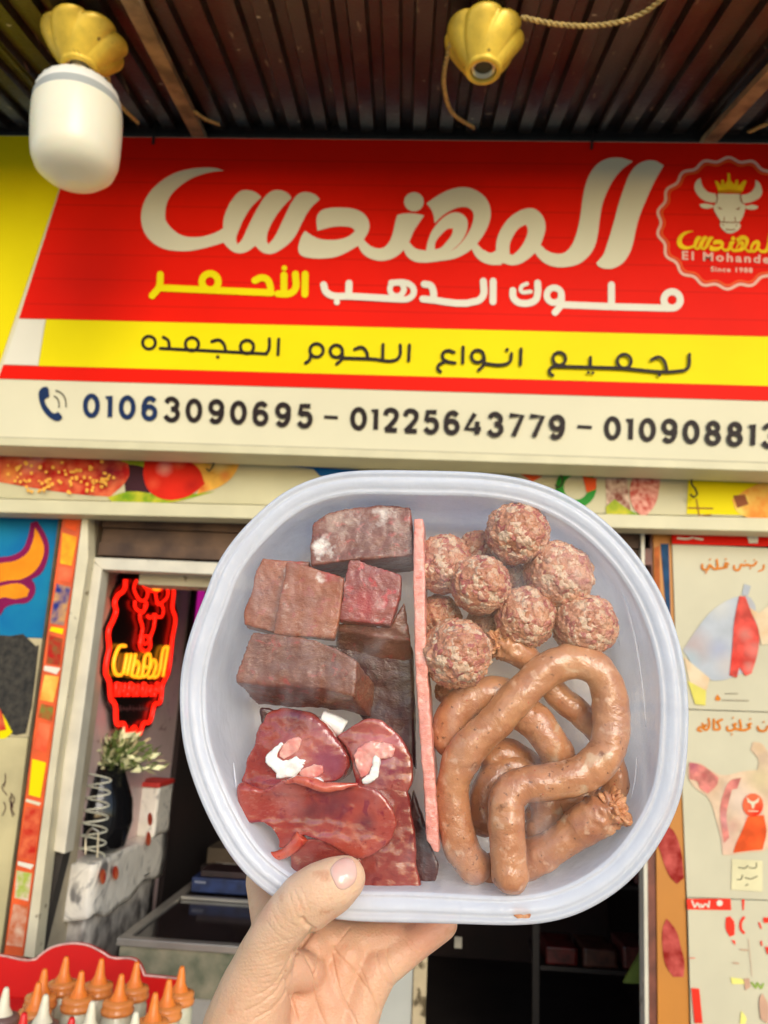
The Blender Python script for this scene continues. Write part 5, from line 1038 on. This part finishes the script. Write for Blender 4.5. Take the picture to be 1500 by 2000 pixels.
spot(m_livf, at(sl, 626, 1130, 6), .0, .0032, (.85, .78, .70), .9, .002, 400); spot(m_livf, at(sl, 560, 1140, 6), .0, .002, (.75, .62, .5), .7, .002, 400); spot(m_livf, at(sl, 640, 1118, 6), .001, .005, (.45, .02, .03), .7, .003, 200)
spot(m_livr, at(gl_, 715, 1180, 8), .002, .009, (.42, .02, .03), .6, .004); spot(m_livr, at(gl_, 740, 1180, 8), .0, .004, (.75, .55, .5), .6, .003, 300)
o = None
P = catmull([H(*p) for p in ((628,1405,20),(648,1412,20),(672,1424,20))], False, 5); v, f = tube_vf(P, .0042, 10); o = kmesh('fat_scrap', v, f, m_fatw); tag(o, 'small pale scrap of fat showing under the biggest liver block', 'fat scrap')
# pink divider
m_div = meatmat('divider_pink', (.74, .27, .21), (.80, .36, .29), (.72, .20, .15), .3, 70, .35, (.86, .60, .52), .3)
dv = [(808,1012,2.5),(827,1012,2.5),(829,1100,2.5),(832,1250,2.5),(841,1400,2.5),(850,1520,2.5),(859,1668,3),(846,1664,3),(832,1640,3),(829,1560,2.5),(818,1420,2.5),(810,1280,2.5),(807,1120,2.5)]
A_ = [H(*p) for p in dv]; B_ = [H(x + (1 - i / 13) * 0 + 1, y - 4, 38) for i, (x, y, d) in enumerate(dv)]; B_ = [A_[i].lerp(A_[i], 0) + Vector((0.0008, 0.002, -.036)) for i in range(len(dv))]
n = len(A_); tri = tessellate_polygon([[Vector((p.x, p.y, 0)) for p in A_]])
v, f = remeshed(A_ + B_, [tuple(t) for t in tri] + [tuple(i + n for i in t) for t in tri] + [(i, (i + 1) % n, (i + 1) % n + n, i + n) for i in range(n)], .0007, 2, lambda p: .00045 * noise.noise(p * 160) + .0003 * noise.noise(p * 420))
tag(kmesh('pink_divider', v, f, m_div), 'thin pink slab standing upright between the liver and the meatballs', 'divider')

# ------------------------------------------------------------------ meatballs
m_ball = M('minced_meat', (0.474, 0.203, 0.114), .42, 0, 110, 0, col2=(0.632, 0.319, 0.189), spec=.5, sss=.15, coat=.18)
def warp(m, base, ns, amt):
    z = nd(m, 'ShaderNodeTexNoise'); z.inputs['Scale'].default_value = ns; m.node_tree.links.new(ncoord(m), z.inputs['Vector'])
    a_ = nd(m, 'ShaderNodeVectorMath', operation='MULTIPLY_ADD'); m.node_tree.links.new(z.outputs['Color'], a_.inputs[0]); a_.inputs[1].default_value = (amt,) * 3; m.node_tree.links.new(ncoord(m), a_.inputs[2]); return a_.outputs[0]
wp = warp(m_ball, None, 240, .006)
vo = nvor(m_ball, 380, 'Color', wp); sep = nd(m_ball, 'ShaderNodeSeparateColor'); m_ball.node_tree.links.new(vo, sep.inputs[0])
layer(m_ball, nramp(m_ball, sep.outputs[1], .72, .90), (.42, .13, .10)); layer(m_ball, nramp(m_ball, sep.outputs[0], .66, .86), (.68, .47, .32)); layer(m_ball, nramp(m_ball, nvor(m_ball, 380, 'Distance', wp), .70, 1.1), (.30, .13, .085))  # last layer paints crevice shade into the gaps between grains
layer(m_ball, nramp(m_ball, nnoise(m_ball, 60, 6), .68, .78), (.66, .48, .36)); layer(m_ball, nramp(m_ball, nnoise(m_ball, 75, 5, None, .5), .35, .27), (.44, .12, .09))
addbump(m_ball, nvor(m_ball, 380, 'Distance', wp), -.0008); addbump(m_ball, nnoise(m_ball, 700, 5), .0005)
def ico(sub):
    bm = bmesh.new(); bmesh.ops.create_icosphere(bm, subdivisions=sub, radius=1); me = bpy.data.meshes.new('ico'); bm.to_mesh(me); bm.free()
    v = [p.co.copy() for p in me.vertices]; f = [tuple(p.vertices) for p in me.polygons]; bpy.data.meshes.remove(me); return v, f
ICO = ico(6)
random.seed(12)
for i, (x, y, d, r, lab) in enumerate([(868,1103,18,61,'meatball against the top of the divider, half behind a nearer one'),(938,1142,10,62,'meatball in front with a white frosty cap near the divider'),(1011,1041,11,65,'topmost meatball of the pile'),(1092,1123,17,67,'meatball right of centre below the topmost one'),(1025,1205,15,62,'meatball in the middle of the pile'),(1142,1222,16,62,'rightmost meatball of the pile'),(893,1276,8,66,'lowest meatball, touching the divider above the sausage'),(935,1075,32,42,'small meatball far back behind the topmost one'),(988,1130,36,44,'shadowed meatball behind the middle of the pile'),(858,1205,28,45,'partly hidden meatball at the divider between two nearer ones'),(950,1225,36,45,'dark meatball deep behind the lowest one'),(895,1345,38,42,'hidden dark meatball under the lowest one')]):
    c = H(x, y, d); rr = r * PXM * (D0 + d / 1000) / D0; rot = Matrix.Rotation(random.uniform(0, 6), 3, Vector((random.gauss(0, 1), random.gauss(0, 1), random.gauss(0, 1))).normalized()); sx = Vector((random.uniform(.95, 1.04), random.uniform(.95, 1.04), random.uniform(.94, 1.02)))
    vs = []
    for p in ICO[0]:
        q = rot @ p; w_ = q * (rr / .0148) * 4.6 + Vector((i * 13.1, 0, 0))
        dd, pts_ = noise.voronoi(w_, distance_metric='DISTANCE', exponent=2.5); w2 = q * 11 + Vector((0, i * 7.3, 0)); d2, _ = noise.voronoi(w2, distance_metric='DISTANCE', exponent=2.5)
        w_ += noise.noise_vector(w_ * 1.3) * .5; dd, pts_ = noise.voronoi(w_, distance_metric='DISTANCE', exponent=2.5); hgt = -.075 * dd[0] - .055 * d2[0] + .035 * noise.noise(q * 7) + .09 * noise.noise(q * 1.5 + Vector((i * 3, 0, 0))) + .05 * noise.noise(q * 3.5 + Vector((i * 5, 0, 0))) + .02 * noise.noise(q * 22)
        vs.append(Vector((q.x * sx.x, q.y * sx.y, q.z * sx.z)) * rr * (1.055 + hgt) + c)
    tag(kmesh('meatball', vs, ICO[1], m_ball), lab, 'meatball', 'raw meatballs in the container')

# ------------------------------------------------------------------ sausages
m_sau = M('sausage_casing', (.40, .150, .068), .36, 0, 70, 0, col2=(.58, .275, .125), spec=.5, sss=.15, coat=.65, detail=10, noise_lo=.30, noise_hi=.70)
layer(m_sau, nramp(m_sau, nnoise(m_sau, 110, 4), .66, .72), (.24, .09, .035)); layer(m_sau, nramp(m_sau, nnoise(m_sau, 70, 4, None, .5), .64, .70), (.62, .40, .24)); layer(m_sau, nramp(m_sau, nvor(m_sau, 150), .06, .035, False), (.48, .05, .03))
layer(m_sau, nramp(m_sau, nnoise(m_sau, 420, 4), .64, .72), (.20, .085, .04)); layer(m_sau, nramp(m_sau, nnoise(m_sau, 230, 4), .60, .72), (.62, .36, .22)); addbump(m_sau, nnoise(m_sau, 60, 4, None, 1.2), .0012); addbump(m_sau, nnoise(m_sau, 300, 5, None, 1.5), .00030)
m_sraw = meatmat('sausage_filling', (.55, .20, .07), (.70, .34, .15), (.34, .10, .04), .4, 120, .3, (.8, .6, .45), .2, .0012)
def sausage(label, pts, r, ragged=(), S=30, tuck=True):
    P = catmull([H(*p) for p in pts], False, 14, 120); n = len(P); Ln = [0]
    for i in range(1, n): Ln.append(Ln[-1] + (P[i] - P[i - 1]).length)
    T_ = Ln[-1]; seed = sum(map(ord, label)) % 50
    def rad(t):
        s = t * T_; e = 1.0
        lim = r * PXM * 1.0
        for end, dist in ((0, s), (1, T_ - s)):
            if dist < lim and end not in ragged: e = min(e, math.sqrt(max(0.02, 1 - (1 - dist / lim) ** 2)) * .9 + .1)
            if dist < lim and end in ragged: e = min(e, .80 + .20 * dist / lim)
        return r * PXM * e * (1 + .11 * noise.noise(Vector((s * 48, seed, 0))) + .03 * noise.noise(Vector((s * 190, seed, 0))))
    v, f = tube_vf(P, rad, S)
    vv = []
    for p in v: vv.append(p)
    me = bpy.data.meshes.new('t'); me.from_pydata([tuple(p) for p in vv], [], f); me.update(); N_ = [x.normal.copy() for x in me.vertices]; bpy.data.meshes.remove(me)
    out = []
    for k, (p, nn) in enumerate(zip(vv, N_)):
        ii = k // S; t = Ln[min(ii, n - 1)]; a = .0010 * noise.noise(p * 75) + .0005 * noise.noise(p * 190) + .0002 * noise.noise(p * 420)
        for end, dist in ((0, t), (1, T_ - t)):
            if end in ragged and dist < .012: a += (1 - dist / .012) * .0042 * (noise.noise(p * 330) + .5 * noise.noise(p * 800))
        out.append(p + nn * a)
    o = kmesh('sausage', out, f, m_sau); tag(o, label, 'sausage', 'raw sausages in the container')
    for end in ragged:
        c = P[0] if end == 0 else P[-1]; tdir = (P[0] - P[2]).normalized() if end == 0 else (P[-1] - P[-3]).normalized(); pts_ = []
        for p in ICOs[0]:
            q = c + tdir * .001 + (p - tdir * p.dot(tdir) * .55) * r * PXM * .86; q += p * .0052 * (noise.noise(q * 260) + .6 * noise.noise(q * 620)); pts_.append(q)
        kmesh('exposed_filling', pts_, ICOs[1], m_sraw, o)
    return o
ICOs = ico(5)
Kp = lambda pts: [(780 + x / 2.586, 1230 + y / 2.586, d) for x, y, d in pts]
sausage('sausage looped on top, its cut end pointing down at the bottom rim', Kp([(562,1335,5.5),(552,1200,6),(545,1080,6),(538,950,6.5),(545,850,7),(600,795,7.5),(720,772,8),(850,745,8),(960,705,8.5),(1045,620,9.5),(1068,520,10.5),(1068,400,11),(1050,300,11.5),(1000,205,11),(900,160,11),(780,185,10.5),(680,260,10),(570,370,10),(460,490,10.5),(350,600,11),(285,710,12),(262,830,13),(275,950,14),(310,1080,15),(370,1180,17),(440,1230,20)]), 35, ())
sausage('short sausage with a ragged torn end at the lower right', Kp([(1085,905,10),(1000,950,11),(900,1015,13),(800,1080,15),(700,1140,18),(600,1190,22),(500,1215,26),(380,1230,28)]), 36, (0,))
sausage('sausage curving behind the loop at the left, next to the divider', Kp([(240,640,24),(262,500,22),(310,390,21),(400,330,20),(500,330,22),(600,400,23),(690,470,22),(760,560,21),(800,650,24),(780,740,27)]), 37)
sausage('sausage with a browned ragged tip poking out between the meatballs', Kp([(490,65,14),(570,95,15),(650,150,18),(740,260,24),(830,360,26),(930,440,27),(1020,540,29),(1080,680,30),(1095,800,30),(1040,900,31)]), 27, (0,))
sausage('dark sausage lying underneath, seen through the gap of the loop', Kp([(420,1040,33),(430,900,33),(470,760,33),(560,700,34),(660,760,35),(740,880,35),(720,1000,35),(640,1060,35)]), 33)
sausage('sausage filling the gap at the back of the loop', Kp([(420,700,36),(520,640,37),(640,700,38),(740,800,38),(860,860,38),(980,820,38)]), 36)
sausage('sausage lying deep under the lower bend of the loop', Kp([(640,900,38),(760,960,38),(880,980,37),(960,930,36),(1030,820,34)]), 34)
cr = []
for p in ICOs[0]: q = H(1020, 1783, 1.0) + Vector((p.x * .0034, p.y * .0024, p.z * .0007)); cr.append(q + p * .0009 * noise.noise(q * 500))
tag(kmesh('meat_crumb', cr, ICOs[1], m_sraw), 'small brown crumb of meat stuck on the bottom rim of the container', 'crumb')
# ================================================================== the hand holding the container
m_skin = M('skin', (.68, .41, .24), .42, 0, 26, 0, col2=(.77, .50, .33), spec=.45, sss=.35, detail=5)
m_skin.node_tree.nodes['Principled BSDF'].inputs['Subsurface Radius'].default_value = (1, .30, .15)
spot(m_skin, (.012, .012, .0), .008, .045, (.66, .30, .19), .55, .008, 40); spot(m_skin, (.060, .034, -.02), .004, .03, (.66, .26, .18), .6, .006, 40); layer(m_skin, nramp(m_skin, nnoise(m_skin, 30, 3), .62, .85), (.68, .30, .20)); layer(m_skin, nramp(m_skin, nnoise(m_skin, 110, 5), .60, .75), (.62, .30, .17))
addbump(m_skin, nnoise(m_skin, 1100, 4), .00012); addbump(m_skin, nvor(m_skin, 800), .00014); addbump(m_skin, nnoise(m_skin, 260, 4, nmap(m_skin, (1, 2.5, 1)), .6), .00014); addbump(m_skin, nnoise(m_skin, 60, 4), .0005)
HV = []; HF = []
def cap(a, b, ra, rb, seg=18, flat=None):      # tapered capsule between two K-frame points, radii in metres
    a = Vector(a); b = Vector(b); ax = b - a; L = ax.length; t = ax.normalized(); up = Vector((0, 0, 1)) if abs(t.z) < .9 else Vector((1, 0, 0)); x = t.cross(up).normalized(); y = t.cross(x)
    k0 = len(HV); rings = []
    for i in range(5): th = math.pi / 2 * (1 - i / 4); rings.append((a - t * ra * math.sin(th), ra * math.cos(th)))
    for i in range(5): th = math.pi / 2 * (i / 4); rings.append((b + t * rb * math.sin(th), rb * math.cos(th)))
    for c, r in rings:
        for s in range(seg): an = 2 * math.pi * s / seg; HV.append(c + (x * math.cos(an) + y * math.sin(an)) * max(r, .00005))
    for i in range(9):
        for s in range(seg): HF.append((k0 + i * seg + s, k0 + i * seg + (s + 1) % seg, k0 + (i + 1) * seg + (s + 1) % seg, k0 + (i + 1) * seg + s))
    HF.append(tuple(k0 + s for s in range(seg))[::-1]); HF.append(tuple(k0 + 9 * seg + s for s in range(seg)))
def chain(pts):                               # (px, py, depth mm, radius px)
    P = [(H(x, y, d), r * PXM) for x, y, d, r in pts]
    for (a, ra), (b, rb) in zip(P, P[1:]): cap(a, b, ra, rb)
# thumb
chain([(671,1716,-11,41),(656,1724,-11.5,46),(624,1738,-11.5,48),(594,1758,-10,48),(564,1790,-7,46),(536,1830,-2,47),(515,1880,4,56),(498,1940,9,70),(480,2010,12,82),(478,2100,14,86)])
chain([(654,1734,-10.5,42),(604,1770,-9,45)])
chain([(600,1830,36,38),(690,1842,40,38),(765,1832,44,34)]); chain([(640,1800,50,36),(735,1812,52,34),(800,1800,54,32)]); chain([(745,1890,38,38),(862,1802,53,35)]); chain([(560,1800,34,36),(620,1815,40,36)])
# palm: one chain per metacarpal
chain([(530,1812,26,40),(515,1880,24,56),(500,1990,20,64),(500,2120,18,70),(500,2260,16,70)])
chain([(610,1850,33,40),(590,1930,30,48),(570,2030,27,58),(545,2150,22,66),(530,2260,20,72)])
chain([(680,1865,36,38),(655,1940,34,46),(625,2040,30,58),(585,2150,26,66),(560,2260,22,72)])
chain([(738,1895,36,40),(712,1945,34,42),(690,2010,32,46),(665,2080,30,56),(620,2180,27,66),(590,2280,24,66)])
chain([(600,1900,30,40),(640,1960,31,44),(610,2060,30,60)])
chain([(540,2200,20,90),(520,2400,22,88),(500,2700,30,95),(480,3000,40,105)]); chain([(580,2200,22,76),(575,2400,24,78),(580,2700,34,88),(590,3000,44,98)])
# webbing between thumb and index
chain([(530,1850,10,42),(540,1850,22,40)]); chain([(560,1890,12,36),(600,1900,24,36)])
# four fingers going up behind the bowl
chain([(528,1800,30,38),(512,1720,50,36),(530,1630,66,34),(548,1545,69,31),(560,1480,68,28)])
chain([(615,1845,36,38),(640,1780,56,36),(662,1680,70,34),(680,1580,72,31),(690,1500,70,28)])
chain([(690,1860,40,38),(740,1790,56,36),(780,1690,69,33),(808,1600,72,30),(822,1530,70,27)])
chain([(742,1893,38,37),(800,1846,45,35),(858,1795,55,32),(900,1720,66,29),(920,1660,68,25)])
creases = [  # px polylines, half width mm, depth mm
 ([(606,1812),(598,1806),(590,1795)], .9, .9), ([(612,1816),(600,1832),(586,1850),(572,1866)], 1.0, .9),
 ([(622,1860),(618,1890),(612,1930),(628,1985),(640,2010)], .45, .5), ([(598,1870),(612,1900),(618,1930)], .5, .5),
 ([(650,1850),(665,1870),(690,1895),(712,1925),(728,1950),(738,1975)], .5, .6), ([(684,1812),(665,1835),(650,1855)], .4, .4),
 ([(648,1860),(655,1900),(668,1945),(690,1985),(700,2010)], .4, .45), ([(755,1850),(760,1880),(772,1905)], .4, .4), ([(792,1835),(802,1850),(815,1862)], .3, .3), ([(800,1830),(812,1845),(822,1855)], .3, .3),
 ([(735,1860),(742,1890),(755,1915),(765,1925)], .45, .5), ([(572,1866),(560,1895),(566,1940),(580,1990)], .7, .6), ([(560,1900),(540,1935),(510,1960),(480,1975)], .5, .35), ([(562,1880),(545,1910),(520,1935),(485,1950)], .45, .32), ([(566,1900),(556,1940),(530,1972),(495,1992)], .5, .4), ([(700,1885),(712,1910),(720,1935)], .35, .3),
 ([(575,1740),(583,1760),(595,1785)], .35, .22), ([(565,1748),(572,1770),(582,1795)], .35, .22), ([(585,1732),(596,1755),(603,1780)], .3, .2), ([(540,1770),(555,1795),(580,1810)], .3, .16), ([(530,1780),(545,1808),(570,1826)], .3, .16), ([(520,1800),(540,1825),(562,1840)], .3, .14)]
random.seed(8)
for i in range(26):                            # fine wrinkles running across the thumb's base
    y0 = 1840 + i * 7 + random.uniform(-2, 2); x0 = 470 + random.uniform(-20, 20)
    creases.append(([(x0, y0 + 8), (x0 + 45, y0 + 6 + random.uniform(-3, 3)), (x0 + 85 - i, y0 - 6 + random.uniform(-4, 3))], .28, .13))
CL = []
for pts, hw, dp in creases:
    P = catmull([Vector(p) for p in pts], False, 4); dp *= 1.35; CL.append((P, min(p.x for p in P) - 12, max(p.x for p in P) + 12, min(p.y for p in P) - 12, max(p.y for p in P) + 12, hw, dp))
def segd(p, a, b):
    ab = b - a; t = max(0, min(1, (p - a).dot(ab) / max(1e-9, ab.dot(ab)))); return (p - a - ab * t).length
V_, F_ = remeshed(HV, HF, .0011, 9)
me = bpy.data.meshes.new('t'); me.from_pydata([tuple(p) for p in V_], [], F_); me.update()
bm = bmesh.new(); bm.from_mesh(me); 
# finer triangles where the hand is seen
def topx(p): q = KR @ p + KO; return 750 + F * q.x / -q.z, 1000 - F * q.y / -q.z
sel = [f_ for f_ in bm.faces if 380 < topx(f_.calc_center_median())[0] < 940 and 1660 < topx(f_.calc_center_median())[1] < 2030]
ed = list({e_ for f_ in sel for e_ in f_.edges}); bmesh.ops.subdivide_edges(bm, edges=ed, cuts=1, use_grid_fill=True, smooth=.0)
bm.normal_update(); out = []; bmesh.ops.triangulate(bm, faces=[f_ for f_ in bm.faces if len(f_.verts) > 4])
for v_ in bm.verts:
    p = v_.co; n_ = v_.normal; x, y = topx(p); a = .00035 * noise.noise(p * 70)
    if n_.z > .05 and 1650 < y < 2040:
        for P, xa_, xb_, ya_, yb_, hw, dp in CL:
            if xa_ < x < xb_ and ya_ < y < yb_:
                d = min(segd(Vector((x, y)), P[i], P[i + 1]) for i in range(len(P) - 1)) * PXM * 1000
                if d < hw * 3: a -= dp * .001 * math.exp(-(d / hw) ** 2)
    out.append(p + n_ * a)
bm.faces.ensure_lookup_table(); bm.verts.index_update(); HFc = [tuple(v_.index for v_ in f_.verts) for f_ in bm.faces]; bm.free(); bpy.data.meshes.remove(me)
hand = kmesh('hand', out, HFc, m_skin, None, True, origin=H(560, 2000, 20)); tag(hand, 'left hand gripping the container from below, thumb in front with its nail showing', 'hand')
# thumb nail: a curved plate set on the skin
from mathutils.bvhtree import BVHTree
bvh = BVHTree.FromPolygons(out, HFc)
nail_px = [(645,1699),(655,1684),(668,1676),(682,1675),(692,1684),(697,1698),(697,1712),(692,1724),(682,1733),(670,1738),(660,1735),(652,1722)]
nb = catmull(nail_px, True, 3, 90); cx_ = sum(p.x for p in nb) / len(nb); cy_ = sum(p.y for p in nb) / len(nb)
def hitk(x, y):
    o_ = kc * 0; r_ = (KRT @ Vector(((x - 750) / F, (1000 - y) / F, -1))).normalized(); cam_k = KRT @ (-KO)
    h = bvh.ray_cast(cam_k, r_); return h[0], r_
nv = []; nf = []; RN = 6; K_ = len(nb); ok = True
lv = [(1.0, .0), (.97, .0004), (.9, .00065), (.7, .0009), (.4, .00105), (.15, .0011)]
for s_, l_h in lv:
    for p in nb:
        x = cx_ + (p.x - cx_) * s_; y = cy_ + (p.y - cy_) * s_; h, r_ = hitk(x, y)
        if h is None: h = H(x, y, -18)
        nv.append(h - r_ * l_h)
for i in range(RN - 1):
    for k in range(K_): nf.append((i * K_ + k, i * K_ + (k + 1) % K_, (i + 1) * K_ + (k + 1) % K_, (i + 1) * K_ + k))
nf.append(tuple((RN - 1) * K_ + k for k in range(K_)))
m_nail = M('fingernail', (.74, .40, .31), .16, .0, 55, spec=.5, coat=.7, sss=.2, col2=(.80, .54, .46))
kmesh('fingernail', nv, nf, m_nail, hand)
for ob in list(bpy.data.objects):
    if 'ko' in ob: del ob['ko']
